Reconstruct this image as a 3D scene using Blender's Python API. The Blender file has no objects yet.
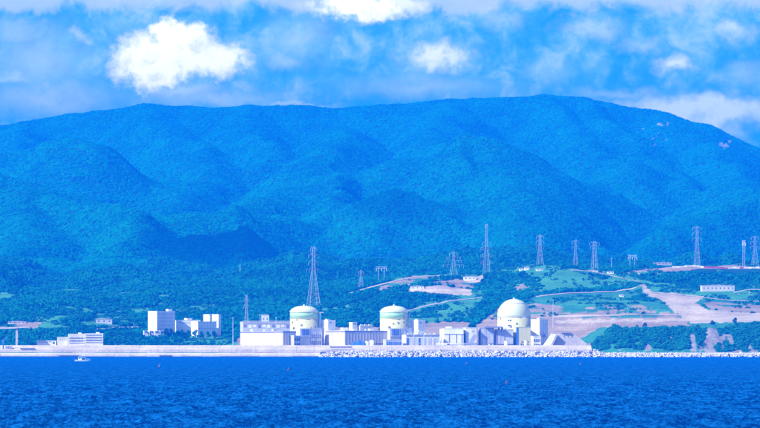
import bpy, math, random
import numpy as np
random.seed(7); rng = np.random.default_rng(11)
sc = bpy.context.scene; col = sc.collection
# ------------------------------------------------------------------ camera
A = 2.66e-4            # radians per photo pixel (760 px wide photo)
HZ = 349.5             # photo row of the horizon
CAMZ = 10.0
cam = bpy.data.cameras.new('camera'); camo = bpy.data.objects.new('camera', cam); col.objects.link(camo)
camo.location = (0, 0, CAMZ); camo.rotation_euler = (math.radians(90), 0, 0)
cam.sensor_width = 36; cam.lens = 36 / (760 * A); cam.shift_y = (HZ - 214) / 760
cam.clip_start = 1; cam.clip_end = 80000; sc.camera = camo
# ------------------------------------------------------------------ light
SUN_EL, SUN_AZ = math.radians(38), math.radians(-122)      # azimuth clockwise from +Y: left of and behind the camera
SUN = (math.cos(SUN_EL) * math.sin(SUN_AZ), math.cos(SUN_EL) * math.cos(SUN_AZ), math.sin(SUN_EL))
sun = bpy.data.lights.new('sun', 'SUN'); sun.energy = 4.6; sun.angle = math.radians(.5); sun.color = (1, .955, .89)
suno = bpy.data.objects.new('sun', sun); col.objects.link(suno)
from mathutils import Vector
suno.rotation_euler = Vector(SUN).to_track_quat('Z', 'Y').to_euler()
suno.location = (-3000, -2000, 6000)
vs = sc.view_settings
vs.view_transform = 'Standard'; vs.look = 'None'; vs.gamma = 1; vs.use_curve_mapping = False; vs.exposure = 1.3
sc.cycles.max_bounces = 6; sc.cycles.diffuse_bounces = 2; sc.cycles.glossy_bounces = 2
sc.cycles.volume_bounces = 1; sc.cycles.use_denoising = True
sc.cycles.use_adaptive_sampling = True; sc.cycles.adaptive_threshold = .015
HAZE_DENSITY = 7.6e-5; HAZE_COLOR = (.003, .21, .93)
# ------------------------------------------------------------------ world: daylight sky and its clouds
w = bpy.data.worlds.new('World'); sc.world = w; w.use_nodes = True
nt = w.node_tree; nt.nodes.clear()
class NG:
    def __init__(s, nt): s.nt = nt
    def n(s, t, **k):
        nd = s.nt.nodes.new(t)
        for a, b in k.items(): setattr(nd, a, b)
        return nd
    def put(s, sock, v):
        if isinstance(v, bpy.types.NodeSocket): s.nt.links.new(v, sock)
        else: sock.default_value = v
    def m(s, op, a, b=0., c=0., clamp=False):
        nd = s.n('ShaderNodeMath', operation=op, use_clamp=clamp)
        for i, v in enumerate((a, b, c)): s.put(nd.inputs[i], v)
        return nd.outputs[0]
    def ss(s, v, e0, e1, o0=0., o1=1.):
        nd = s.n('ShaderNodeMapRange', interpolation_type='SMOOTHSTEP')
        for i, q in zip((0, 1, 2, 3, 4), (v, e0, e1, o0, o1)): s.put(nd.inputs[i], q)
        return nd.outputs[0]
    def noise(s, vec, scale, detail=5., rough=.55, dist=0., dim='3D'):
        nd = s.n('ShaderNodeTexNoise', noise_dimensions=dim)
        if vec is not None: s.put(nd.inputs['Vector'], vec)
        s.put(nd.inputs['Scale'], scale); s.put(nd.inputs['Detail'], detail); s.put(nd.inputs['Roughness'], rough); s.put(nd.inputs['Distortion'], dist)
        return nd.outputs[0]
    def mix(s, f, a, b, kind='MIX'):
        nd = s.n('ShaderNodeMix', data_type='RGBA', blend_type=kind)
        s.put(nd.inputs[0], f); s.put(nd.inputs[6], a); s.put(nd.inputs[7], b)
        return nd.outputs[2]
    def xyz(s, x, y, z):
        nd = s.n('ShaderNodeCombineXYZ')
        for i, v in enumerate((x, y, z)): s.put(nd.inputs[i], v)
        return nd.outputs[0]
g = NG(nt)
sky = g.n('ShaderNodeTexSky', sky_type='NISHITA'); sky.sun_disc = False
sky.sun_elevation = SUN_EL; sky.sun_rotation = SUN_AZ; sky.air_density = 1.0; sky.dust_density = .3; sky.ozone_density = 4.0; sky.altitude = 0
SKY_STRENGTH = .10
bg = g.n('ShaderNodeBackground'); out = g.n('ShaderNodeOutputWorld')
d = g.n('ShaderNodeTexCoord').outputs['Generated']
sp = g.n('ShaderNodeSeparateXYZ'); nt.links.new(d, sp.inputs[0])
# azimuth and elevation, in hundredths of a photo pixel's angle
U = g.m('MULTIPLY_ADD', g.m('ARCTAN2', sp.outputs[0], sp.outputs[1]), 1 / A, 380.)
V = g.m('MULTIPLY_ADD', sp.outputs[2], -1 / A, HZ)
uv = g.xyz(U, V, 0)
n_big = g.noise(uv, .012, 2, .5); n_mid = g.noise(uv, .035, 7, .6, .3); n_fine = g.noise(uv, .10, 6, .62)
wu = g.m('ADD', U, g.m('MULTIPLY', g.m('SUBTRACT', g.noise(uv, .03, 5, .6), .5), 46.))
wv = g.m('ADD', V, g.m('MULTIPLY', g.m('SUBTRACT', g.noise(g.xyz(g.m('ADD', U, 431.), V, 7.), .035, 5, .6), .5), 34.))
ero = g.m('ADD', g.m('MULTIPLY', g.m('SUBTRACT', n_mid, .5), .9), g.m('MULTIPLY', g.m('SUBTRACT', n_fine, .5), .75))
def blob(cx, cy, rx, ry, op, soft=.5, er=1.):
    dx = g.m('DIVIDE', g.m('SUBTRACT', wu, cx), rx); dy = g.m('DIVIDE', g.m('SUBTRACT', wv, cy), ry)
    r = g.m('SQRT', g.m('ADD', g.m('MULTIPLY', dx, dx), g.m('MULTIPLY', dy, dy)))
    r = g.m('ADD', r, g.m('MULTIPLY', ero, er * 1.25))
    return g.m('MULTIPLY', g.ss(r, 1. + soft * .4, 1. - soft * 1.1, 0., 1.), op)
blobs = [(50, 100, 95, 26, .50, 1., .4), (210, 100, 110, 14, .50, 1., .4), (420, 88, 100, 17, .42, 1., .5), (154, 62, 50, 38, 1.0, .46, .75), (206, 62, 52, 24, .98, .55, .8), (180, 92, 60, 14, .55, .9, .9), (176, 42, 44, 24, 1.0, .40, .8),
         (362, 8, 62, 18, .98, .5, .9), (392, 3, 45, 12, .8, .6, 1.), (440, 58, 44, 16, .85, .8, .9), (415, 80, 34, 16, .36, .9, 1.), (285, 62, 22, 12, .42, .9, 1.),
         (300, 40, 40, 26, .46, 1., .8), (676, 66, 22, 12, .8, .9, .9), (728, 34, 34, 13, .62, .9, .9), (640, 48, 30, 10, .42, .9, 1.), (590, 30, 34, 14, .5, .8, 1.2),
         (545, 72, 30, 12, .30, 1., 1.), (40, 62, 66, 42, .46, 1., .7), (12, 76, 30, 9, .5, .9, 1.), (80, 38, 14, 7, .5, .9, 1.), (60, 96, 70, 26, .34, 1., .6), (20, 34, 40, 18, .42, .9, .9),
         (700, 112, 110, 20, .72, .6, .35), (620, 96, 60, 9, .4, .9, .5), (300, 107, 50, 6, .5, .8, .4), (745, 75, 30, 14, .35, .9, 1.), (500, 20, 30, 10, .4, .9, 1.2), (125, 26, 40, 10, .2, .9, 1.)]
cl = None
for b in blobs:
    m_ = blob(*b)
    cl = m_ if cl is None else g.m('MAXIMUM', cl, m_)
# high pale sheet above a ragged edge, and soft scattered cloud at the same height all the way round
edge = g.m('ADD', V, g.m('MULTIPLY', g.m('SUBTRACT', g.noise(uv, .022, 7, .62, .4), .5), 62.))
sheet = g.ss(edge, 17., 3.)
scat = g.m('MULTIPLY', g.ss(g.m('ADD', n_mid, g.m('MULTIPLY', n_big, .6)), .72, 1.08), .44)
up = g.ss(V, -120., -420., 1., .15)          # the sheet thins out overhead
sheet = g.m('MULTIPLY', sheet, up); cl = g.m('MAXIMUM', cl, g.m('MULTIPLY', scat, up))
skyc = g.mix(1., sky.outputs[0], (SKY_STRENGTH,) * 3 + (1,), 'MULTIPLY')
cloudc = g.mix(g.m('MULTIPLY', g.m('POWER', cl, 1.3), g.ss(g.m('ADD', n_mid, g.m('MULTIPLY', g.m('SUBTRACT', n_fine, .5), .25)), .18, .52)), (.36, .42, .52, 1), (.92, .86, .84, 1))
# a long bank of shaded cloud lies low over the mountains all the way round
bank = g.ss(V, -40., -14.)
bankc = g.mix(g.ss(g.m('ADD', g.m('MULTIPLY', n_mid, .6), g.m('MULTIPLY', n_big, .5)), .4, .7), (.014, .20, .30, 1), (.10, .33, .44, 1))
bankc = g.mix(g.m('MULTIPLY', g.ss(g.m('ADD', V, g.m('MULTIPLY', g.m('SUBTRACT', n_mid, .5), 40.)), 72., 112.), .75), bankc, (.006, .19, .25, 1))
low = g.mix(bank, skyc, bankc)
low = g.mix(sheet, low, g.mix(n_big, (.27, .36, .42, 1), (.38, .44, .48, 1)))
fin = g.mix(cl, low, cloudc)
nt.links.new(fin, bg.inputs[0]); bg.inputs[1].default_value = 1.0
nt.links.new(bg.outputs[0], out.inputs[0])
# ------------------------------------------------------------------ helpers
def P(px, py, Y): return Vector(((px - 380) * A * Y, Y, CAMZ + (HZ - py) * A * Y))
def X(px, Y): return (px - 380) * A * Y
def Z(py, Y): return CAMZ + (HZ - py) * A * Y
def tag(o, label=None, cat=None, group=None, kind=None):
    for k, v in (('label', label), ('category', cat), ('group', group), ('kind', kind)):
        if v: o[k] = v
    return o
def link(o, parent=None):
    col.objects.link(o)
    if parent is not None: o.parent = parent
    return o
def thing(name, label, cat, loc, rz=0, group=None):
    o = bpy.data.objects.new(name, None); o.location = loc; o.rotation_euler = (0, 0, rz); o.empty_display_size = 3
    return tag(link(o), label, cat, group)
class MB:
    def __init__(s): s.v = []; s.f = []; s.sm = []
    def add(s, vs_, fs, smooth=False):
        b = len(s.v); s.v += [tuple(q) for q in vs_]; s.f += [tuple(i + b for i in f) for f in fs]; s.sm += [smooth] * len(fs); return s
    def box(s, x0, x1, y0, y1, z0, z1):
        return s.add([(x0, y0, z0), (x1, y0, z0), (x1, y1, z0), (x0, y1, z0), (x0, y0, z1), (x1, y0, z1), (x1, y1, z1), (x0, y1, z1)],
                     [(0, 3, 2, 1), (4, 5, 6, 7), (0, 1, 5, 4), (1, 2, 6, 5), (2, 3, 7, 6), (3, 0, 4, 7)])
    def lathe(s, prof, n=48, cx=0, cy=0, smooth=True):
        vs_ = []; fs = []
        for r, z in prof:
            for k in range(n):
                t = 2 * math.pi * k / n; vs_.append((cx + r * math.cos(t), cy + r * math.sin(t), z))
        for i in range(len(prof) - 1):
            for k in range(n):
                k2 = (k + 1) % n; fs.append((i * n + k, i * n + k2, (i + 1) * n + k2, (i + 1) * n + k))
        fs.append(tuple(range((len(prof) - 1) * n, len(prof) * n))); fs.append(tuple(reversed(range(n))))
        return s.add(vs_, fs, smooth)
    def bar(s, p, q, r, n=4, r2=None):
        p = Vector(p); q = Vector(q); dd = (q - p)
        if dd.length < 1e-6: return s
        dd.normalize(); u = dd.orthogonal().normalized(); v = dd.cross(u); r2 = r if r2 is None else r2
        vs_ = [p + (u * math.cos(t) + v * math.sin(t)) * r for t in [2 * math.pi * (k + .5) / n for k in range(n)]]
        vs_ += [q + (u * math.cos(t) + v * math.sin(t)) * r2 for t in [2 * math.pi * (k + .5) / n for k in range(n)]]
        fs = [(k, (k + 1) % n, n + (k + 1) % n, n + k) for k in range(n)] + [tuple(reversed(range(n))), tuple(range(n, 2 * n))]
        return s.add(vs_, fs, n > 6)
    def prism(s, poly, y0, y1):          # outline in x,z pushed along y
        n = len(poly); vs_ = [(x, y0, z) for x, z in poly] + [(x, y1, z) for x, z in poly]
        return s.add(vs_, [tuple(range(n)), tuple(reversed(range(n, 2 * n)))] + [(k, n + k, n + (k + 1) % n, (k + 1) % n) for k in range(n)])
    def mesh(s, name, m):
        me = bpy.data.meshes.new(name); me.from_pydata(s.v, [], s.f); me.polygons.foreach_set('use_smooth', s.sm)
        if m: me.materials.append(m)
        me.update(); return me
    def build(s, name, m, parent=None): return link(bpy.data.objects.new(name, s.mesh(name, m)), parent)
# ------------------------------------------------------------------ materials
def mat(name):
    m_ = bpy.data.materials.new(name); m_.use_nodes = True; t = m_.node_tree; t.nodes.clear(); q = NG(t)
    b = q.n('ShaderNodeBsdfPrincipled'); o = q.n('ShaderNodeOutputMaterial'); t.links.new(b.outputs[0], o.inputs[0])
    return m_, q, b
def plain(name, c, rough=.7, var=.12, scale=.05, streak=True, metal=0., spec=.3):
    m_, q, b = mat(name)
    co = q.n('ShaderNodeTexCoord').outputs['Object']
    mp = q.n('ShaderNodeMapping'); q.put(mp.inputs[0], co); mp.inputs[3].default_value = (1, 1, .22 if streak else 1)
    f = q.m('ADD', q.m('MULTIPLY', q.noise(mp.outputs[0], scale, 6, .62), .6), q.m('MULTIPLY', q.noise(co, scale * 9, 4, .6), .4))
    f = q.ss(f, .3, .72)
    dk = tuple(x * (1 - var) for x in c) + (1,); lt = tuple(min(1, x * (1 + var * .35)) for x in c) + (1,)
    q.put(b.inputs['Base Color'], q.mix(f, dk, lt)); b.inputs['Roughness'].default_value = rough; b.inputs['Metallic'].default_value = metal
    b.inputs['Specular IOR Level'].default_value = spec
    return m_
M = dict(white=plain('white_cladding', (.82, .80, .70), .6, .26), cream=plain('cream_paint', (.57, .54, .21), .55, .16), green=plain('pale_green_paint', (.33, .57, .21), .55, .16),
         dome=plain('dome_paint', (.59, .61, .28), .5, .14), pink=plain('pinkish_cladding', (.62, .55, .45), .6, .24), lav=plain('grey_cladding', (.52, .52, .50), .6, .28),
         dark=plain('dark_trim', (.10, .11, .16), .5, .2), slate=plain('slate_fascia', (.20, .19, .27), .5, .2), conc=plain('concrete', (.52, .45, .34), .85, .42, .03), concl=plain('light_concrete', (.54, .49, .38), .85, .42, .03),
         steel=plain('galvanised_steel', (.62, .65, .68), .4, .15, metal=.2), red=plain('red_paint', (.40, .03, .05), .4, .15), orange=plain('orange_paint', (.45, .10, .04), .4, .15),
         hull=plain('white_gelcoat', (.80, .80, .80), .3, .06), road=plain('asphalt_road', (.34, .30, .30), .9, .2), trunk=plain('bark', (.10, .075, .055), .9, .3, .6),
         cloth=plain('dark_clothing', (.03, .035, .06), .9, .2), skin=plain('skin', (.45, .28, .2), .6, .1), tan=plain('tan_paving', (.40, .33, .21), .9, .25, .02), blue=plain('blue_panel', (.05, .16, .42), .4, .2))
def glass():
    m_, q, b = mat('window_glass')
    b.inputs['Base Color'].default_value = (.03, .05, .09, 1); b.inputs['Roughness'].default_value = .12; b.inputs['Specular IOR Level'].default_value = .6
    return m_
M['glass'] = glass()
def leaf(name, c1, c2, c3):
    m_, q, b = mat(name)
    oi = q.n('ShaderNodeObjectInfo'); co = q.n('ShaderNodeTexCoord').outputs['Object']; ge = q.n('ShaderNodeNewGeometry')
    big = q.noise(ge.outputs['Position'], .006, 4, .6)
    c = q.mix(q.ss(big, .35, .65), c1 + (1,), c2 + (1,)); c = q.mix(q.m('MULTIPLY', q.m('POWER', oi.outputs['Random'], 2.), .8), c, c3 + (1,))
    c = q.mix(q.m('MULTIPLY', q.noise(co, .9, 3, .6), .5), c, c1 + (1,))
    q.put(b.inputs['Base Color'], c); b.inputs['Roughness'].default_value = .9; b.inputs['Specular IOR Level'].default_value = .0
    return m_
M['leaf'] = leaf('broadleaf_foliage', (.001, .042, .030), (.003, .125, .052), (.010, .20, .062))
M['leafm'] = leaf('mountain_foliage', (.001, .070, .042), (.002, .145, .054), (.005, .21, .065))
M['shrub'] = leaf('shrub_foliage', (.002, .070, .040), (.006, .13, .055), (.02, .18, .06))
M['darkleaf'] = leaf('conifer_foliage', (.001, .032, .024), (.002, .048, .030), (.004, .07, .034))
# ------------------------------------------------------------------ numpy noise
def hsh(ix, iy, s):
    h = (ix.astype(np.int64) * 374761393 + iy.astype(np.int64) * 668265263 + s * 2147483647) & 0xffffffff
    h = ((h ^ (h >> 13)) * 1274126177) & 0xffffffff
    return ((h ^ (h >> 16)) & 0xffff) / 65535.
def vn(x, y, s=0):
    ix = np.floor(x); iy = np.floor(y); fx = x - ix; fy = y - iy
    fx = fx * fx * fx * (fx * (fx * 6 - 15) + 10); fy = fy * fy * fy * (fy * (fy * 6 - 15) + 10)
    a_ = hsh(ix, iy, s); b_ = hsh(ix + 1, iy, s); c_ = hsh(ix, iy + 1, s); d_ = hsh(ix + 1, iy + 1, s)
    return (a_ * (1 - fx) + b_ * fx) * (1 - fy) + (c_ * (1 - fx) + d_ * fx) * fy
def fbm(x, y, o=5, s=0, gain=.5):
    t = 0.; am = 1.; tot = 0.
    for k in range(o):
        t = t + am * vn(x, y, s + k * 17); tot += am; am *= gain; x = x * 2.03 + 3.1; y = y * 2.03 + 1.7
    return t / tot
def sst(x, a_, b_):
    t = np.clip((x - a_) / (b_ - a_), 0, 1); return t * t * (3 - 2 * t)
# ------------------------------------------------------------------ near hills: section lines traced as (row at column), each at its own distance
KX = [-260, 0, 60, 135, 230, 340, 400, 480, 530, 560, 590, 612, 640, 690, 760, 1020]
def zrow(py, Y): return [Z(q, Y) if q is not None else 10. for q in py]
N = None
NEAR = [
 (5000, [-7.] * 16, 1), (5009, [-6.] * 16, 1), (5013, [9.] * 10 + [7, 5, 5, 5, 5, 5], 1),
 (5040, [10.] * 10 + [9, 14, 12, 13, 16, 16], 1),
 (5085, [10.] * 9 + [10.5, 16] + [Z(q, 5085) for q in (328, 328.5, 328, 324, 323)], 1),
 (5110, [10.] * 9 + [11.5, 20] + [Z(q, 5110) for q in (326, 327, 327, 323, 322)], 1),
 (5200, [10, 10, 10, 10, 10, 10, 10, 10, 10, 15, 33] + [Z(q, 5200) for q in (325, 325, 324, 322, 321)], 1),
 (5300, zrow([332, 332, 331, 334.5, 337, 340, 340, 340, 334, 325, 321, 320, 320, 319.5, 317.5, 317], 5300), 1),
 (5340, zrow([329, 329, 328, 333.5, 335.5, 337, 336, 333, 326, 321, 319.5, 319, 318.5, 318, 316, 316], 5340), 1),
 (5500, zrow([318, 318, 315, 322, 323, 321, 319, 313, 308, 306, 305, 305, 305, 306, 306, 306], 5500), 1),
 (5750, zrow([302, 302, 303, 309, 306, 302, 297, 293, 293, 292, 291.5, 291, 288, 291, 289, 289], 5750), 1),
 (6050, zrow([291, 291, 290, 293, 290, 286, 276, 273, 266, 269, 272, 272, 268, 267, 266, 265], 6050), 1),
 (6350, zrow([294, 294, 293, 293, 291, 287, 280, 277, 270, 273, 276, 275, 271, 270, 269, 268], 6350), 1),
 (6800, zrow([270, 271, 277, 276, 272, 271, 270, 262, 262, 266, 268, 270, 270, 268, 266, 262], 6800), 1),
 (7300, zrow([262, 263, 270, 273, 270, 266, 262, 246, 238, 247, 258, 263, 264, 262, 258, 250], 7300), 1),
 (7600, zrow([268, 268, 275, 276, 274, 271, 266, 256, 250, 256, 264, 268, 268, 266, 263, 255], 7600), 1)]
NY = np.array([r[0] for r in NEAR], float)
def near_h(px, Y):
    """height of the near hills; px is the view angle column, Y the distance"""
    zs = [np.interp(px, KX, r[1]) for r in NEAR]
    i = np.clip(np.searchsorted(NY, Y, side='right') - 1, 0, len(NY) - 2)
    zs = np.array(zs); ii = np.arange(px.size)
    z0 = zs[i, ii]; z1 = zs[i + 1, ii]; t = np.clip((Y - NY[i]) / (NY[i + 1] - NY[i]), 0, 1)
    ts = np.where(Y > 5300, t * .35 + .65 * t * t * (3 - 2 * t), t)
    z = z0 + (z1 - z0) * ts
    x = (px - 380) * A * Y
    amp = sst(Y, 5300, 5650) * 15 + sst(Y, 6100, 6900) * 34
    z = z + amp * (fbm(x / 150, Y / 330, 4, 5) - .5) * 2
    # benches cut into the slope behind the right-hand unit
    tw = sst(px, 545, 575) * (1 - sst(px, 690, 715)) * sst(Y, 5215, 5260) * (1 - sst(Y, 5490, 5560))
    q = z / 8.5; fr = q - np.floor(q); z = z + tw * ((np.floor(q) + sst(fr, .5, .95)) * 8.5 - z)
    # rough natural cliff on the right-hand headland
    hw = sst(px, 590, 615) * (1 - sst(Y, 5080, 5115)) * sst(Y, 5013, 5030)
    z = z + hw * (14 * (fbm(x / 26, Y / 40, 4, 9) - .5) + 10 * (fbm(x / 60, Y / 90, 3, 19) - .5))
    return z
def inpoly(px, py, poly):
    r = np.zeros(px.shape, bool); n = len(poly)
    for k in range(n):
        x0, y0 = poly[k]; x1, y1 = poly[(k + 1) % n]
        if y0 == y1: continue
        c = ((y0 > py) != (y1 > py)) & (px < (x1 - x0) * (py - y0) / (y1 - y0) + x0); r ^= c
    return r
# ground cover zones (traced outlines on the hillside): 1 grass, 2 bare earth, 3 pale paving, 4 rock, 5 dark lawn
ZONES = [
 (5, [(470, 330), (540, 295), (640, 290), (700, 300), (760, 298), (760, 326), (560, 346), (470, 346)]),
 (2, [(470, 345), (478, 324), (500, 308), (536, 303), (560, 306), (642, 305), (686, 317), (690, 327), (600, 328), (588, 334), (570, 346)]),
 (1, [(570, 298), (640, 294), (655, 300), (640, 305), (560, 305), (536, 300)]),
 (2, [(622, 273), (665, 263), (700, 262), (790, 262), (790, 268.3), (700, 268.6), (660, 274), (620, 278)]),
 (3, [(640, 282), (652, 292), (688, 295), (706, 297), (694, 303), (708, 310), (765, 314), (765, 322), (690, 323), (681, 317), (662, 301), (644, 293)]),
 (2, [(702, 302), (765, 305), (765, 314), (712, 310)]),
 (3, [(690, 321.5), (780, 320.2), (900, 320), (900, 317), (780, 317), (690, 319)]),
 (3, [(556, 320), (690, 319), (690, 321.5), (556, 323)]),
 (1, [(650, 291), (652, 284), (700, 280), (760, 283), (760, 292), (700, 297), (688, 294)]),
 (1, [(400, 315), (420, 304), (450, 297), (482, 289), (486, 297), (478, 306), (470, 318), (420, 323)]),
 (1, [(505, 300), (498, 290), (512, 279), (540, 268), (600, 270), (640, 279), (636, 286), (600, 289), (560, 290), (536, 296)]),
 (1, [(455, 276), (520, 264), (560, 264), (560, 270), (500, 276), (470, 281)]),
 (2, [(376, 288), (398, 280), (414, 275), (428, 276), (426, 282), (402, 286), (378, 291)]),
 (3, [(409, 288), (440, 285), (474, 290), (470, 296), (444, 294), (410, 291)]),
 (2, [(426, 283), (455, 279), (474, 281), (474, 289), (440, 285)]), (3, [(464, 277), (484, 275), (482, 282), (466, 283)]),
 (2, [(510, 289), (522, 284), (528, 287), (514, 292)]),
 (1, [(29, 326), (44, 318), (74, 313), (84, 316), (62, 321), (36, 327)]), (2, [(8, 328), (22, 322), (46, 322), (36, 328)]),
 (1, [(80, 322), (115, 318), (120, 325), (84, 329)]), (3, [(96, 329), (140, 326), (146, 327.6), (98, 331)]),
 (2, [(240, 336), (250, 330), (330, 327), (380, 327), (380, 345), (240, 345)]), (1, [(226, 338), (186, 331), (180, 345), (240, 345)]),
 (1, [(330, 324), (345, 319), (380, 318), (378, 326)]), (2, [(400, 325), (440, 322), (470, 322), (470, 345), (400, 345)]), (3, [(84, 288), (100, 285.5), (128, 285), (128, 286.5), (100, 287.5)]), (2, [(2, 303.5), (12, 301), (16, 302.5), (6, 304.5)]), (1, [(60, 296), (120, 290), (150, 293), (100, 300)]), (1, [(160, 312), (200, 304), (230, 306), (190, 314)]), (1, [(340, 306), (372, 298), (380, 301), (350, 310)])]
def zones(px, py):
    z = np.zeros(px.shape, np.int8)
    wx = px + (fbm(px / 7, py / 3, 5, 31, .65) - .5) * 7; wy = py + (fbm(px / 6, py / 4, 5, 37, .65) - .5) * 3.2
    z[(fbm(px / 42, py / 13, 4, 61) > .635) & (py < 330) & (py > 268)] = 1
    for k, poly in ZONES: z[inpoly(wx, wy, poly)] = k
    z[(z == 2) & (fbm(px / 26, py / 2.2, 4, 67) > .60) & (py < 316)] = 5
    return z
def grid_mesh(name, xs, ys, zs, nr, nc, m, attr=None):
    me = bpy.data.meshes.new(name); n = nr * nc
    co = np.empty((n, 3), np.float32); co[:, 0] = xs; co[:, 1] = ys; co[:, 2] = zs
    r, c = np.meshgrid(np.arange(nr - 1), np.arange(nc - 1), indexing='ij'); i = (r * nc + c).ravel()
    f = np.stack([i, i + 1, i + nc + 1, i + nc], 1).astype(np.int32); nf = len(f)
    me.vertices.add(n); me.vertices.foreach_set('co', co.ravel())
    me.loops.add(nf * 4); me.loops.foreach_set('vertex_index', f.ravel())
    me.polygons.add(nf); me.polygons.foreach_set('loop_start', np.arange(0, nf * 4, 4, dtype=np.int32))
    me.polygons.foreach_set('use_smooth', np.ones(nf, bool))
    for k, v in (attr or {}).items():
        at = me.attributes.new(k, 'FLOAT_COLOR', 'POINT'); q = np.ones((n, 4), np.float32); q[:, :3] = v; at.data.foreach_set('color', q.ravel())
    me.materials.append(m); me.update(); me.validate()
    return link(bpy.data.objects.new(name, me))
def ground_mat(name):
    m_, q, b = mat(name)
    at = q.n('ShaderNodeAttribute', attribute_name='cover'); co = q.n('ShaderNodeTexCoord').outputs['Object']
    mp = q.n('ShaderNodeMapping'); q.put(mp.inputs[0], co); mp.inputs[3].default_value = (.006, .004, .35)
    f = q.m('ADD', q.m('MULTIPLY', q.noise(co, .02, 6, .68), .4), q.m('ADD', q.m('MULTIPLY', q.noise(co, .25, 4, .65), .3), q.m('MULTIPLY', q.noise(mp.outputs[0], 1., 5, .7), .3)))
    f = q.ss(f, .34, .66, .55, 1.28)
    q.put(b.inputs['Base Color'], q.mix(1., at.outputs['Color'], q.xyz(f, f, f), 'MULTIPLY')); b.inputs['Roughness'].default_value = .95; b.inputs['Specular IOR Level'].default_value = .1
    bp = q.n('ShaderNodeBump'); bp.inputs['Distance'].default_value = 1.2; bp.inputs['Strength'].default_value = .6
    q.put(bp.inputs['Height'], q.noise(co, .12, 6, .65)); q.nt.links.new(bp.outputs[0], b.inputs['Normal'])
    return m_
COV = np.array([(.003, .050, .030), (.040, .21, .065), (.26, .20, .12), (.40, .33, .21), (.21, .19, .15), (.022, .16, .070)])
M['ground'] = ground_mat('hillside_ground')
cols = np.concatenate([np.linspace(-260, -70, 40, endpoint=False), np.linspace(-70, 830, 760, endpoint=False), np.linspace(830, 1020, 40)])
rows = np.concatenate([[5000, 5009, 5012], np.linspace(5013, 5125, 40, endpoint=False), np.linspace(5125, 6150, 250, endpoint=False), np.linspace(6150, 7600, 90)])
GY, GX = np.meshgrid(rows, cols, indexing='ij'); gx = GX.ravel(); gy = GY.ravel()
gz = near_h(gx, gy); gpy = HZ - (gz - CAMZ) / (A * gy)
gzone = zones(gx, gpy); gzone[(gy > 6300)] = 0
cliff = (gx > 592) & (gy < 5085)
rockn = fbm(gx / 9, gpy / 14, 4, 77)
rk = cliff & (((rockn > .67) & (gx > 600) & (gpy > 334)) | ((np.abs(gx - 712) < 13 * (1 - (352 - gpy) / 40)) & (rockn > .50)))
riser = ((gz / 8.5) % 1 > .45) & (gx > 560) & (gx < 700) & (gy > 5345) & (gy < 5540) & (gzone == 2); gzone[riser & (fbm(gx / 14, gpy / 3, 3, 88) > .50)] = 5
gzone[cliff] = 5; gzone[rk] = 4; gzone[(gy < 5300) & (gx < 590) & (gx > 236)] = np.where(gzone[(gy < 5300) & (gx < 590) & (gx > 236)] == 0, 2, gzone[(gy < 5300) & (gx < 590) & (gx > 236)]); gzone[(gy < 5300) & (gx <= 236) & (gzone == 0)] = 5; gzone[(gx < 236) & (gy < 5140) & (gy > 5040)] = 2
near = grid_mesh('hills', (gx - 380) * A * gy, gy, gz, len(rows), len(cols), M['ground'], {'cover': COV[gzone]})
tag(near, kind='structure')
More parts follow.
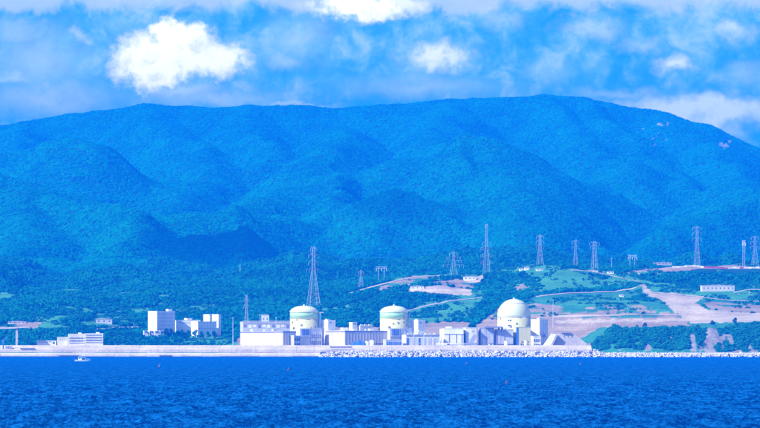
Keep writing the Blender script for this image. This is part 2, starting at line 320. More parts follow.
# ------------------------------------------------------------------ mountains: a network of crest lines
RIDGES = [  # slope, crest points (column, row, distance)
 (.36, [(-320, 165, 12400), (-160, 150, 12400), (0, 126, 12500), (60, 114, 12500), (140, 104, 12500), (220, 107, 12500), (290, 105, 12500), (335, 108, 12500), (400, 103, 12500), (450, 101, 12500), (500, 98, 12500), (550, 95.5, 12500), (590, 98, 12450), (620, 102, 12400), (660, 110, 12350), (700, 122, 12300), (735, 138, 12250), (762, 149, 12200), (900, 200, 12000), (1080, 235, 11800)]),
 (.42, [(-200, 190, 10600), (-60, 160, 10700), (30, 146, 10700), (85, 137, 10300), (130, 163, 10650), (165, 188, 11000), (190, 205, 11300)]),
 (.45, [(-160, 205, 9200), (-30, 188, 9200), (42, 171, 9200), (70, 185, 8900), (98, 203, 8700), (137, 223, 8300), (120, 245, 7900)]),
 (.45, [(60, 236, 8700), (112, 236, 8700), (160, 222, 8700), (225, 207, 8650), (262, 213, 8850), (302, 233, 9150), (330, 250, 9300)]),
 (.48, [(60, 262, 7800), (98, 262, 7800), (150, 256, 7750), (186, 271, 7650)]),
 (.50, [(118, 266, 8100), (140, 247, 8150), (165, 235, 8150), (190, 229, 8150), (214, 228, 8150), (238, 233, 8120), (260, 245, 8100), (292, 268, 8050)]),
 (.42, [(350, 119, 12000), (347, 124, 11500), (322, 141, 10900), (298, 164, 10300), (273, 188, 9700), (239, 207, 9100)]),
 (.45, [(347, 124, 11300), (385, 141, 11600), (420, 152, 11900), (445, 160, 12000)]),
 (.42, [(300, 235, 8900), (345, 212, 9100), (402, 192, 9000), (430, 206, 9350), (458, 232, 9700)]),
 (.40, [(410, 150, 10300), (440, 143, 10200), (469, 140, 10100), (498, 139, 10100), (523, 144, 10250), (562, 167, 10600), (616, 190, 11000), (655, 208, 11300)]),
 (.40, [(498, 139, 10100), (505, 180, 9500), (520, 215, 8900), (530, 235, 8500)]),
 (.42, [(440, 205, 9400), (470, 200, 9500), (485, 190, 9700)]),
 (.42, [(1000, 150, 10200), (860, 165, 10000), (765, 192, 9500), (700, 216, 9200), (636, 243, 8700)]),
 (.42, [(590, 98, 12450), (640, 150, 11400), (690, 185, 10600)]), (.40, [(660, 110, 12350), (735, 165, 11300), (765, 192, 9500)]),
 (.42, [(140, 104, 12500), (190, 140, 11500), (215, 170, 10700), (200, 196, 9900)]), (.42, [(-160, 255, 7900), (0, 246, 7900), (40, 250, 7800), (80, 262, 7700)]),
 (.42, [(240, 106, 12500), (262, 135, 11600), (268, 160, 10900)]), (.42, [(545, 96, 12500), (575, 130, 11800), (612, 158, 11100), (650, 185, 10500)]), (.42, [(450, 101, 12500), (436, 122, 11700), (428, 140, 11100)]), (.42, [(20, 122, 12500), (0, 150, 11600), (-20, 170, 11000)]), (.45, [(42, 171, 9200), (20, 205, 8600), (12, 235, 8100)]), (.45, [(300, 164, 10300), (330, 190, 9800), (345, 212, 9100)]), (.45, [(469, 140, 10100), (455, 178, 9700), (440, 205, 9400)])]
def mount_h(x, y):
    wx = x + (fbm(x / 420, y / 420, 4, 101) - .5) * 120; wy = y + (fbm(x / 420, y / 420, 4, 211) - .5) * 120
    base = 70 + (y - 7000) * .035
    acc = np.full(x.shape, 0.) ; k = 14.
    acc = np.exp(np.zeros_like(x)) ; ref = base.copy(); best = base.copy()
    gul = (1 - np.abs(fbm(x / 330, y / 330, 4, 301) * 2 - 1) ** .9) - .55
    for sl, pts in RIDGES:
        rd = 80. if pts[0][2] < 8900 else 30.
        hh = np.full(x.shape, -1e4)
        for (p0, q0, y0), (p1, q1, y1) in zip(pts[:-1], pts[1:]):
            ax, az = X(p0, y0), Z(q0, y0); bx, bz = X(p1, y1), Z(q1, y1)
            dx, dy = bx - ax, y1 - y0; L2 = dx * dx + dy * dy
            t = np.clip(((wx - ax) * dx + (wy - y0) * dy) / L2, 0, 1)
            dd = np.hypot(wx - ax - t * dx, wy - y0 - t * dy)
            h = az + (bz - az) * t - sl * 1.5 * (np.sqrt(dd * dd + rd ** 2) - rd)
            hh = np.maximum(hh, h)
        dm = np.maximum(best, hh); best = dm + 6 * np.exp(-np.abs(best - hh) / 14.)
    far = np.clip((best - base) / 300, 0, 1)
    spur = 1 - np.abs(fbm(wx / 380 + 3, wy / 1300, 2, 601) * 2 - 1) * 1.6
    best = best + (spur - .62) * 60 * np.clip((900 - best) / 500, .12, 1) * sst(y, 7300, 8000) * sst(12700 - y, 150, 1100)
    best = best - gul * 38 * sst(y, 7300, 8200) * sst(12700 - y, 100, 900) + 6 * sst(y, 11300, 12300) - 8
    return best + (fbm(x / 80, y / 100, 4, 401) - .5) * 14
mc = np.concatenate([np.linspace(-330, -60, 50, endpoint=False), np.linspace(-60, 820, 520, endpoint=False), np.linspace(820, 1090, 50)])
mr = np.linspace(7250, 13300, 420)
GY2, GX2 = np.meshgrid(mr, mc, indexing='ij'); mx = ((GX2 - 380) * A * GY2).ravel(); my = GY2.ravel(); mz = mount_h(mx, my)
mpy = HZ - (mz - CAMZ) / (A * my); mpx = GX2.ravel()
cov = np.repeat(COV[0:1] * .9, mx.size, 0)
rn = fbm(mpx / 6, mpy / 5, 4, 55)
for cx, cy, rx, ry, th in ((655, 130, 16, 16, .66), (724, 141, 7, 9, .50)):
    e = ((mpx - cx) / rx) ** 2 + ((mpy - cy) / ry) ** 2
    cov[(e < 1) & (rn > th) & (my > 11000)] = (.25, .25, .22)
mrock = cov[:, 0] > .3
mount = grid_mesh('mountains', mx, my, mz, len(mr), len(mc), M['ground'], {'cover': cov}); tag(mount, kind='structure')
# ------------------------------------------------------------------ sea
def sea_mat():
    m_ = bpy.data.materials.new('sea_water'); m_.use_nodes = True; t = m_.node_tree; t.nodes.clear(); q = NG(t)
    co = q.n('ShaderNodeTexCoord').outputs['Object']
    def mapped(a_, b_):
        mp = q.n('ShaderNodeMapping'); q.put(mp.inputs[0], co); mp.inputs[3].default_value = (a_, b_, 1); return mp.outputs[0]
    bp = q.n('ShaderNodeBump'); bp.inputs['Distance'].default_value = .5; bp.inputs['Strength'].default_value = 1.
    h = q.m('ADD', q.m('MULTIPLY', q.noise(mapped(.6, 1), 1.1, 5, .68), .40), q.m('MULTIPLY', q.noise(mapped(.6, 1), .2, 5, .62), 1.3)); q.put(bp.inputs['Height'], h)
    # gusts ruffle the surface in patches: smoother water mirrors more sky
    gu = q.m('ADD', q.m('MULTIPLY', q.noise(mapped(.26, .028), 1., 8, .82), .44), q.m('MULTIPLY', q.noise(mapped(1.2, .24), 1., 5, .82), .56))
    f = q.ss(gu, .425, .60, .02, .74)
    df = q.n('ShaderNodeBsdfDiffuse'); gl = q.n('ShaderNodeBsdfAnisotropic')
    df.inputs['Color'].default_value = (.0, .017, .115, 1)
    gl.inputs['Color'].default_value = (.02, .48, 1, 1); gl.inputs['Roughness'].default_value = .42
    for x_ in (df, gl): t.links.new(bp.outputs[0], x_.inputs['Normal'])
    mx_ = q.n('ShaderNodeMixShader'); q.put(mx_.inputs[0], f); t.links.new(df.outputs[0], mx_.inputs[1]); t.links.new(gl.outputs[0], mx_.inputs[2])
    o = q.n('ShaderNodeOutputMaterial'); t.links.new(mx_.outputs[0], o.inputs[0]); return m_
M['sea'] = sea_mat()
s_in = np.linspace(-60, 820, 400); s_cols = np.concatenate([-np.geomspace(2700, 90, 26), s_in, 760 + np.geomspace(90, 2700, 26)])
ry_ = [430.]
while ry_[-1] < 5016: ry_.append(ry_[-1] + .58 * (ry_[-1] / 450) ** 1.3)
s_rows = np.concatenate([[-3000, -500, -50, 120, 260, 340, 390], ry_])
SY, SX = np.meshgrid(s_rows, s_cols, indexing='ij'); sy = SY.ravel(); sx = ((SX - 380) * A * np.maximum(SY, 430)).ravel()
sx = np.where(np.abs(SX.ravel() - 380) > 445, (SX.ravel() - 380) * A * 5000 * .5 + (SX.ravel() - 380) * A * np.maximum(sy, 430) * .5, sx)
dyv = .58 * (np.maximum(sy, 430) / 450) ** 1.3
sz = np.zeros_like(sx); srng = np.random.default_rng(29)
for k in range(84):
    L = 1.1 * (9 / 1.1) ** (k / 83.); th = srng.normal(-.3, .85); kk = 2 * math.pi / L; ph = srng.uniform(0, 6.28)
    amp = .0190 * L ** .55 * srng.uniform(.6, 1.3)
    am = amp * sst(L / dyv, 2.2, 5.)
    s_ = np.sin(kk * (sx * math.sin(th) + sy * math.cos(th)) + ph)
    sz += am * (s_ + .35 * (s_ * s_ - .5))
gust = .55 + .9 * fbm(sx / 60, sy / 160, 4, 500)
sz *= gust; sz[(sy < 420)] = 0
sea = grid_mesh('sea', sx, sy, sz, len(s_rows), len(s_cols), M['sea']); tag(sea, kind='structure')
# ------------------------------------------------------------------ ground height lookup
def ground(px, Y):
    """height of the hillside mesh at a column and distance"""
    if Y < 7250:
        return float(near_h(np.array([float(px)]), np.array([float(Y)]))[0])
    return float(mount_h(np.array([X(px, Y)]), np.array([float(Y)]))[0])
def hit(px, py, Y0=5015, Y1=7500):
    """first place along a line of sight where it meets the hillside"""
    Ys = np.arange(Y0, Y1, 2.); z = near_h(np.full(Ys.shape, float(px)), Ys); q = HZ - (z - CAMZ) / (A * Ys)
    k = np.argmax(q <= py)
    return float(Ys[k]) if (q <= py).any() else float(Ys[np.argmin(q)])
# ------------------------------------------------------------------ woods: crowns scattered over the slopes
def ico(sub):
    t = (1 + 5 ** .5) / 2
    v = [Vector(q).normalized() for q in ((-1, t, 0), (1, t, 0), (-1, -t, 0), (1, -t, 0), (0, -1, t), (0, 1, t), (0, -1, -t), (0, 1, -t), (t, 0, -1), (t, 0, 1), (-t, 0, -1), (-t, 0, 1))]
    f = [(0, 11, 5), (0, 5, 1), (0, 1, 7), (0, 7, 10), (0, 10, 11), (1, 5, 9), (5, 11, 4), (11, 10, 2), (10, 7, 6), (7, 1, 8), (3, 9, 4), (3, 4, 2), (3, 2, 6), (3, 6, 8), (3, 8, 9), (4, 9, 5), (2, 4, 11), (6, 2, 10), (8, 6, 7), (9, 8, 1)]
    for _ in range(sub):
        c = {}; nf = []
        def mid(a_, b_):
            k = (min(a_, b_), max(a_, b_))
            if k not in c: v.append(((v[a_] + v[b_]) / 2).normalized()); c[k] = len(v) - 1
            return c[k]
        for a_, b_, d_ in f:
            x_, y_, z_ = mid(a_, b_), mid(b_, d_), mid(d_, a_); nf += [(a_, x_, z_), (b_, y_, x_), (d_, z_, y_), (x_, y_, z_)]
        f = nf
    return v, f
IV0, IF0 = ico(0); IV1, IF1 = ico(1)
def crown_mb(r, kind):
    """a leafy crown about 1 unit tall, standing on the origin"""
    mb = MB()
    if kind == 'cone':
        n = 9
        for lv in range(5):
            z0 = .08 + lv * .18; rr = .24 * (1 - lv / 5.6)
            vs_ = [(rr * r.uniform(.7, 1.15) * math.cos(6.283 * k / n + lv), rr * r.uniform(.7, 1.15) * math.sin(6.283 * k / n + lv), z0 + r.uniform(-.03, .03)) for k in range(n)] + [(0, 0, z0 + .30)]
            mb.add(vs_, [(k, (k + 1) % n, n) for k in range(n)])
        return mb
    for k in range(r.randint(7, 10)):
        t = r.uniform(0, 6.283); h = r.uniform(.25, .78); rr = .34 * math.sin(math.pi * min(.95, max(.12, h))) * r.uniform(.4, 1.1)
        c = Vector((rr * math.cos(t), rr * math.sin(t), h)); s_ = r.uniform(.14, .24)
        mb.add([c + Vector((q.x * s_ * r.uniform(.75, 1.25), q.y * s_ * r.uniform(.75, 1.25), q.z * s_ * r.uniform(.65, 1.05))) for q in IV1], IF1)
    return mb
def collection_of(name, kinds, m):
    c = bpy.data.collections.new(name); r = random.Random(len(name) * 7)
    for i, k in enumerate(kinds):
        c.objects.link(bpy.data.objects.new('crown_%02d' % i, crown_mb(r, k).mesh('crown', m[i])))
    return c
def scatter(name, pts, scl, coll, ncl, label, tilt=None):
    n = len(pts); me = bpy.data.meshes.new(name); me.vertices.add(n); me.vertices.foreach_set('co', np.asarray(pts, np.float32).ravel())
    def at(k, t, v, f): q = me.attributes.new(k, t, 'POINT'); q.data.foreach_set(f, np.ascontiguousarray(v).ravel())
    at('siz', 'FLOAT_VECTOR', np.asarray(scl, np.float32), 'vector')
    rot = np.zeros((n, 3), np.float32); rot[:, 2] = rng.uniform(0, 6.28, n); rot[:, :2] = rng.normal(0, .06, (n, 2))
    if tilt is not None: rot[:, :2] += tilt; rot[:, 2] = 0
    at('rot', 'FLOAT_VECTOR', rot, 'vector')
    at('pick', 'INT', rng.integers(0, ncl, n).astype(np.int32), 'value')
    o = link(bpy.data.objects.new(name, me)); tag(o, label, None, None, 'stuff')
    t = bpy.data.node_groups.new(name + '_nodes', 'GeometryNodeTree'); t.interface.new_socket('Geometry', in_out='INPUT', socket_type='NodeSocketGeometry'); t.interface.new_socket('Geometry', in_out='OUTPUT', socket_type='NodeSocketGeometry')
    N_ = t.nodes.new; L_ = t.links.new
    gi = N_('NodeGroupInput'); go = N_('NodeGroupOutput'); ip = N_('GeometryNodeInstanceOnPoints'); ci = N_('GeometryNodeCollectionInfo')
    ci.inputs[0].default_value = coll; ci.inputs['Separate Children'].default_value = True; ci.inputs['Reset Children'].default_value = True
    def na(k, dt):
        q = N_('GeometryNodeInputNamedAttribute'); q.data_type = dt; q.inputs[0].default_value = k; return q.outputs[0]
    L_(gi.outputs[0], ip.inputs['Points']); L_(ci.outputs[0], ip.inputs['Instance']); ip.inputs['Pick Instance'].default_value = True
    L_(na('pick', 'INT'), ip.inputs['Instance Index']); L_(na('siz', 'FLOAT_VECTOR'), ip.inputs['Scale'])
    er = N_('FunctionNodeEulerToRotation'); L_(na('rot', 'FLOAT_VECTOR'), er.inputs[0]); L_(er.outputs[0], ip.inputs['Rotation'])
    L_(ip.outputs[0], go.inputs[0])
    o.modifiers.new('scatter', 'NODES').node_group = t
    return o
B_, C_ = 'broad', 'cone'
wood = collection_of('wood_crowns', [B_] * 6 + [C_], [M['leaf']] * 5 + [M['darkleaf']] * 2)
woodm = collection_of('mountain_crowns', [B_] * 6 + [C_], [M['leafm']] * 6 + [M['darkleaf']])
bush = collection_of('bush_crowns', [B_] * 5, [M['shrub']] * 5)
near_min = np.minimum.accumulate(gpy.reshape(len(rows), len(cols)), 0)
def seen_near(px, Y, py, marg):
    i = np.clip(np.searchsorted(rows, Y) - 1, 0, len(rows) - 1); j = np.clip(np.searchsorted(cols, px), 0, len(cols) - 1)
    return py <= near_min[i, j] + marg
KEEP_OUT = []      # footprints (x, y, radius) that stay free of scattered trees; filled below
def footprint(px, Y, r): KEEP_OUT.append((X(px, Y), Y, r))
def clear(x, y, extra=0.):
    ok = np.ones(x.shape, bool)
    for a_, b_, r in KEEP_OUT: ok &= (x - a_) ** 2 + (y - b_) ** 2 > (r + extra) ** 2
    return ok
exec_forest = []
def forests():
    # near hills
    n = 150000; px = rng.uniform(-110, 870, n); Y = np.sqrt(rng.uniform(5120. ** 2, 7560. ** 2, n)); z = near_h(px, Y); py = HZ - (z - CAMZ) / (A * Y); zz = zones(px, py); zz[Y > 6300] = 0
    zz2 = zones(px, py - 3.5); zz2[Y > 6300] = 0; zz3 = zones(px, py + 1.5); zz3[Y > 6300] = 0
    x = (px - 380) * A * Y
    grove = fbm(x / 70, Y / 110, 3, 900)
    hard = (zz == 2) | (zz == 3) | (zz2 == 3)
    k = ((zz == 0) & (zz2 != 3) | ((zz == 1) & (grove > .56)) | ((zz == 5) & (grove > .66))) & ~hard & seen_near(px, Y, py, 9)
    k &= (Y > 5215) & (px < 236) | (Y > 5290) | (px > 600); k &= clear(x, Y, 3)
    k &= ~((px > 592) & (Y < 5330))
    s_ = rng.uniform(6, 10.5, n) * (1 + .25 * (grove - .5)); s_[zz != 0] *= .6
    s_ = np.where(zz2 == 2, s_ * .6, s_); s_ = np.where(Y < 5420, s_ * .72, s_)
    sc_ = np.stack([s_ * rng.uniform(.85, 1.35, n), s_ * rng.uniform(.85, 1.35, n), s_], 1)
    zg = gz.reshape(len(rows), len(cols)); gx_ = np.gradient(zg, cols, axis=1) / (A * rows[:, None]); gy_ = np.gradient(zg, rows, axis=0) - gx_ * (cols[None, :] - 380) * A
    i = np.clip(np.searchsorted(rows, Y) - 1, 0, len(rows) - 1); j = np.clip(np.searchsorted(cols, px), 0, len(cols) - 1)
    tilt = .8 * np.stack([np.arctan(gy_[i, j]), -np.arctan(gx_[i, j])], 1).astype(np.float32); sc_[:, 2] *= np.where(Y > 5450, .82, 1)
    scatter('hillside_wood', np.stack([x, Y, z - s_ * .25], 1)[k], sc_[k], wood, 7, 'dense broadleaf wood covering the low hills behind the plant', tilt[k])
    # bushes on grass, benches and the headland cliff
    n = 90000; px = rng.uniform(-80, 850, n); Y = np.where(rng.uniform(0, 1, n) < .35, rng.uniform(5025, 5090, n), rng.uniform(5090, 6200, n)); z = near_h(px, Y); py = HZ - (z - CAMZ) / (A * Y); zz = zones(px, py); x = (px - 380) * A * Y
    gr = fbm(x / 22, Y / 40, 3, 950); hl = (px > 594) & (Y < 5088)
    rf_ = fbm(px / 9, py / 14, 4, 77); rk_ = hl & (((rf_ > .66) & (px > 600) & (py > 334)) | ((np.abs(px - 712) < 13 * (1 - (352 - py) / 40)) & (rf_ > .49)))
    k = (((zz == 1) & (gr > .52)) | ((zz == 5) & (gr > .60) & (Y > 5340)) | (hl & ~rk_ & (gr > .22)) | ((zz == 2) & (gr > .66) & (Y > 5340))) & seen_near(px, Y, py, 4) & clear(x, Y, 2)
    k |= (px < 236) & (Y > 5140) & (Y < 5330) & (gr > .42) & (zz != 3) & clear(x, Y, 2)
    k &= (px > 590) | (Y > 5330) | (px < 236)
    s_ = 1.3 + 3.8 * rng.uniform(0, 1, n) ** 2.2; s_[hl] *= 1.15 + .5 * (fbm(x[hl] / 30, Y[hl] / 30, 2, 960) - .5); sc_ = np.stack([s_ * rng.uniform(1, 1.6, n), s_ * rng.uniform(1, 1.6, n), s_], 1)
    scatter('scrub_cover', np.stack([x, Y, z - s_ * .2], 1)[k], sc_[k], bush, 5, 'low green scrub on the grassy benches and the headland cliff')
    # mountains
    n = 560000; px = rng.uniform(-60, 825, n); Y = np.sqrt(rng.uniform(7300. ** 2, 12900. ** 2, n)); x = (px - 380) * A * Y; z = mount_h(x, Y); py = HZ - (z - CAMZ) / (A * Y)
    mmin = np.minimum.accumulate(mpy.reshape(len(mr), len(mc)), 0)
    i = np.clip(np.searchsorted(mr, Y) - 1, 0, len(mr) - 1); j = np.clip(np.searchsorted(mc, px), 0, len(mc) - 1)
    cn = np.clip(np.searchsorted(cols, px), 0, len(cols) - 1)
    k = (py <= mmin[i, j] + 3) & (py <= near_min[-1, cn] + 3)
    rr = fbm(px / 6, py / 5, 4, 55)
    for cx, cy, ex, ey, th in ((655, 130, 16, 16, .65), (724, 141, 7, 9, .49)): k &= ~((((px - cx) / ex) ** 2 + ((py - cy) / ey) ** 2 < 1) & (rr > th) & (Y > 11000))
    s_ = rng.uniform(7.5, 13, n); sc_ = np.stack([s_ * rng.uniform(.95, 1.5, n), s_ * rng.uniform(.95, 1.5, n), s_ * rng.uniform(.42, .66, n)], 1)
    zg = mz.reshape(len(mr), len(mc)); gx_ = np.gradient(zg, mc, axis=1) / (A * mr[:, None]); gy_ = np.gradient(zg, mr, axis=0) - gx_ * (mc[None, :] - 380) * A
    tilt = np.stack([np.arctan(gy_[i, j]), -np.arctan(gx_[i, j])], 1).astype(np.float32)
    print('mountain trees', int(k.sum()))
    scatter('mountain_forest', np.stack([x, Y, z - s_ * .27], 1)[k], sc_[k], woodm, 7, 'unbroken forest over the mountain slopes behind the plant', tilt[k])
exec_forest.append(forests)
M['wet_shade'] = plain('wet_shade_stone', (.045, .06, .09), .7, .4, .3, False)  # dark tide band, and shade painted behind the armour blocks
# ------------------------------------------------------------------ sea front: wave wall, apron, parapet
def strip_panels(name, label, cat, px0, px1, prof, step, m, Y0, jit=.0, extra=None):
    """a long wall cast in sections; prof is its section as (distance behind Y0, height)"""
    root = thing(name, label, cat, (0, Y0, 0)); r = random.Random(int(px0) + 5); x = X(px0, Y0); x1 = X(px1, Y0)
    while x < x1 - 1:
        xe = min(x1, x + step * r.uniform(.85, 1.15)); mb = MB(); n = len(prof); dz = r.uniform(-jit, jit); dy = r.uniform(-jit, jit)
        vs_ = [(x + .12, a_ + dy, z + (dz if z > 0 else 0)) for a_, z in prof] + [(xe - .12, a_ + dy, z + (dz if z > 0 else 0)) for a_, z in prof]
        mb.add(vs_, [tuple(range(n)), tuple(reversed(range(n, 2 * n)))] + [(k, n + k, n + (k + 1) % n, (k + 1) % n) for k in range(n)])
        q = mb.build('wall_section', m, root)
        if name != 'gap_shade_bank' and prof[0][1] == -6: MB().box(x + .1, xe - .1, dy - .25, dy + .4, -2, .75 + r.uniform(-.2, .25)).build('tide_line', M['wet_shade'], q)
        x = xe
    return root
strip_panels('wave_wall', 'low pale concrete wave wall running along the waterline', 'sea wall', -110, 320, [(0, -6), (.4, 2.6), (1.6, 2.7), (1.7, 3.3), (14.9, 5.4), (15, -6)], 24, M['concl'], 4997, .12)
strip_panels('gap_shade_bank', 'stone bank coloured dark as shade between the heaped armour blocks', 'sea wall', 320, 601, [(0, -6), (1, -1.5), (17, 7.2), (18, -6)], 12, M['wet_shade'], 4994, .5)  # bank painted dark to stand for shade in the gaps between blocks
strip_panels('parapet_wall', 'long grey concrete parapet wall stepped above the wave wall', 'sea wall', -110, 592, [(0, -5), (0, 9.6), (1.2, 10.2), (22, 14.6), (22.6, 15.6), (24, 15.6), (24, -5)], 26, M['conc'], 5012.2, .1)
strip_panels('shore_wall', 'low pale wall along the foot of the green headland', 'sea wall', 601, 870, [(0, -6), (.5, 4.2), (2, 4.4), (9, 5.8), (9, -6)], 30, M['concl'], 4999, .25)
for (a_, b_, py) in ((20, 35, 348.6), (60, 80, 354.0), (160, 172, 353.6), (330, 352, 347.2)):
    mb = MB(); mb.box(X(a_, 5010), X(b_, 5010), -.5, .5, -.8, .8); o = mb.build('drain_slot', M['dark']); o.location = (0, 5011.6 if py < 351 else 4996.7, Z(py, 5011) if py < 351 else 1.6)
    tag(o, {20: 'long dark drain slot in the parapet at the far left', 60: 'dark slot at the waterline below the white shore building', 160: 'short dark slot in the wave wall left of the turbine hall', 330: 'dark slot in the parapet below the middle turbine hall'}[a_], 'drain')
# concrete armour blocks heaped in front of the wall
def tetrapod(r):
    mb = MB()
    ax = [Vector(q).normalized() for q in ((1, 1, 1), (-1, -1, 1), (-1, 1, -1), (1, -1, -1))]
    for q in ax: mb.bar((0, 0, 0), q * 1.0, .44, 5, .30)
    return mb.mesh('tetrapod', M['armour'])
M['armour'] = plain('armour_concrete', (.56, .53, .47), .9, .4, .4, False)
tc = bpy.data.collections.new('armour_blocks')
for k in range(2): tc.objects.link(bpy.data.objects.new('armour_%d' % k, tetrapod(None)))
pts = []; sz_ = []
for px0, px1, dens in ((320, 690, 1.), (690, 850, .45)):
    for k in range(int((px1 - px0) * 2.6 * dens)):
        px = rng.uniform(px0, px1); t_ = rng.uniform(0, 1); hgt = 1. if px > 340 else .5 + .5 * (px - 320) / 20
        pts.append((X(px, 4990), 4978 + 20 * t_ + (0 if px < 600 else 2), -1.2 + 8.8 * t_ * hgt * (1 if px < 600 else .62) + rng.uniform(-.5, .7))); s0 = rng.uniform(1.5, 3.3); sz_.append((s0, s0, s0))
tet = scatter('armour_heap', pts, sz_, tc, 2, 'jumbled pale concrete armour blocks heaped along the shore')
tet.data.attributes['rot'].data.foreach_set('vector', rng.uniform(0, 6.28, len(pts) * 3).astype(np.float32))
# ------------------------------------------------------------------ buildings
TH = math.radians(27)
def block(name, label, cat, xl, xc, xr, yt, Y, base=10., th=TH, group=None, m='white', roof='white', m2=None, fascia=None, lip=.35):
    """a block whose near corner stands at column xc: its left face runs back to column xl, its front to column xr"""
    b = (X(xc, Y) - X(xl, Y)) / math.sin(th) if xl < xc else 14.
    a_ = (X(xr, Y) - X(xc, Y)) / math.cos(th); H = Z(yt, Y) - base
    o = thing(name, label, cat, (X(xc, Y), Y, base), th, group)
    MB().box(0, a_, 0, b, -6, H - .6).build('wall', M[m], o)
    if fascia: MB().box(-.25, a_ + .25, -.25, b + .25, H - 2.3, H - .62).build('fascia', M[fascia], o)
    rf = MB(); rf.box(-lip, a_ + lip, -lip, b + lip, H - .6, H); rf.build('roof', M[roof], o)
    footprint((xl + xr) / 2, Y + b * .5, max(a_, b) * .75)
    return o, a_, b, H
def front_box(o, name, m, x0, x1, z0, z1, out=.15, face='f', deep=.3):
    mb = MB()
    if face == 'f': mb.box(x0, x1, -out, deep, z0, z1)
    else: mb.box(-out, deep, x0, x1, z0, z1)
    return mb.build(name, M[m], o)
def windows(o, x0, x1, z0, z1, n, rows_, face='f', m='glass', gap=.35, out=.12, frame=False):
    dx = (x1 - x0) / n; dz = (z1 - z0) / rows_
    for r_ in range(rows_):
        for k in range(n):
            q = front_box(o, 'window', m, x0 + dx * (k + gap / 2), x0 + dx * (k + 1 - gap / 2), z0 + dz * (r_ + .25), z0 + dz * (r_ + .8), out, face)
            if frame: front_box(q, 'sill', 'concl', x0 + dx * (k + gap / 2) - .2, x0 + dx * (k + 1 - gap / 2) + .2, z0 + dz * (r_ + .25) - .3, z0 + dz * (r_ + .25) - .02, out + .25, face)
def ribs(o, x0, x1, z0, z1, n, m, face='f', wd=.4, name='wall_rib'):
    for k in range(n + 1):
        c = x0 + (x1 - x0) * k / n; front_box(o, name, m, c - wd / 2, c + wd / 2, z0, z1, .22, face)
def rail(o, x0, x1, y, z, m='steel', n=None):
    mb = MB(); n = n or max(2, int(abs(x1 - x0) / 3))
    for k in range(n + 1): mb.bar((x0 + (x1 - x0) * k / n, y, z), (x0 + (x1 - x0) * k / n, y, z + 1.1), .06)
    mb.bar((x0, y, z + 1.1), (x1, y, z + 1.1), .08); mb.bar((x0, y, z + .55), (x1, y, z + .55), .06); mb.build('railing', M[m], o)
# turbine hall in front of the left reactor
o, a_, b, H = block('turbine_hall', 'wide pinkish turbine hall in front of the leftmost domed reactor', 'turbine hall', 237, 283, 296, 331, 5075, m='pink', roof='lav', fascia='slate')
ribs(o, 2, b - 2, 1, H - 2.5, 9, 'lav', 'l', .3); ribs(o, .6, a_ - .6, 1, H - 2.5, 5, 'lav', 'f', .5)
MB().box(-.12, .3, b * .18, b * .22, -2, 5).build('door', M['lav'], o); front_box(o, 'door', 'dark', a_ * .74, a_ * .84, 2, 9, .12)
for k, (u, v, s_) in enumerate(((.10, .25, 3.2), (.4, .55, 2.4), (.5, .35, 2.0), (.3, .8, 3.4))): MB().box(a_ * u, a_ * u + s_ * 1.6, b * v, b * v + s_ * 2, H, H + s_ * .8).build('roof_vent', M['white' if k % 2 else 'lav'], o)
rail(o, 0, a_, 0, H)
# long terrace hall behind it
o, a_, b, H = block('terrace_hall', 'long low grey hall on the terrace behind the left turbine hall', 'building', 239, 243, 290, 321.5, 5205, 10, th=math.radians(8), m='lav', roof='concl')
for k in range(10): front_box(o, 'bay_window', 'white' if k % 3 else 'slate', a_ * (k + .15) / 10, a_ * (k + .8) / 10, H - 8 - (k % 2), H - 4.5, .2)
front_box(o, 'cornice', 'concl', 0, a_, H - 3, H - 1.6, .6); rail(o, 0, a_, 0, H)
# middle turbine hall
o, a_, b, H = block('turbine_hall', 'long turbine hall with dark roof edge between the two green banded reactors', 'turbine hall', 325, 345, 388, 330.5, 5075, m='pink', roof='white', fascia='slate')
ribs(o, 1, b - 1, 1, H - 2.5, 6, 'lav', 'l', .3); ribs(o, .6, a_ - .6, 1, H - 2.5, 14, 'lav', 'f', .35)
for k, (u, v, s_) in enumerate(((.08, .3, 4.2), (.22, .5, 3.0), (.40, .45, 2.6), (.62, .3, 2.0), (.8, .5, 3))): MB().box(a_ * u, a_ * u + s_ * 2, b * v, b * v + s_ * 1.5, H, H + s_ * .9).build('roof_vent', M['lav' if k % 2 else 'white'], o)
front_box(o, 'door', 'slate', a_ * .3, a_ * .38, 0, 6, .12); windows(o, a_ * .5, a_ * .95, 6, 9, 9, 1)
o, a_, b, H = block('plant_room', 'small white plant room above the roof of the middle turbine hall', 'building', 349, 352.5, 357, 322.3, 5165, m='white'); windows(o, .5, a_ - .5, H - 4, H - 1, 3, 1)
o, a_, b, H = block('plant_room', 'low white plant room left of the middle reactor, with roof boxes', 'building', 357.5, 360, 373, 325.5, 5168, m='white')
for k in range(3): MB().box(a_ * (.1 + .3 * k), a_ * (.25 + .3 * k), 1, 4, H, H + 1.6).build('roof_vent', M['lav'], o)
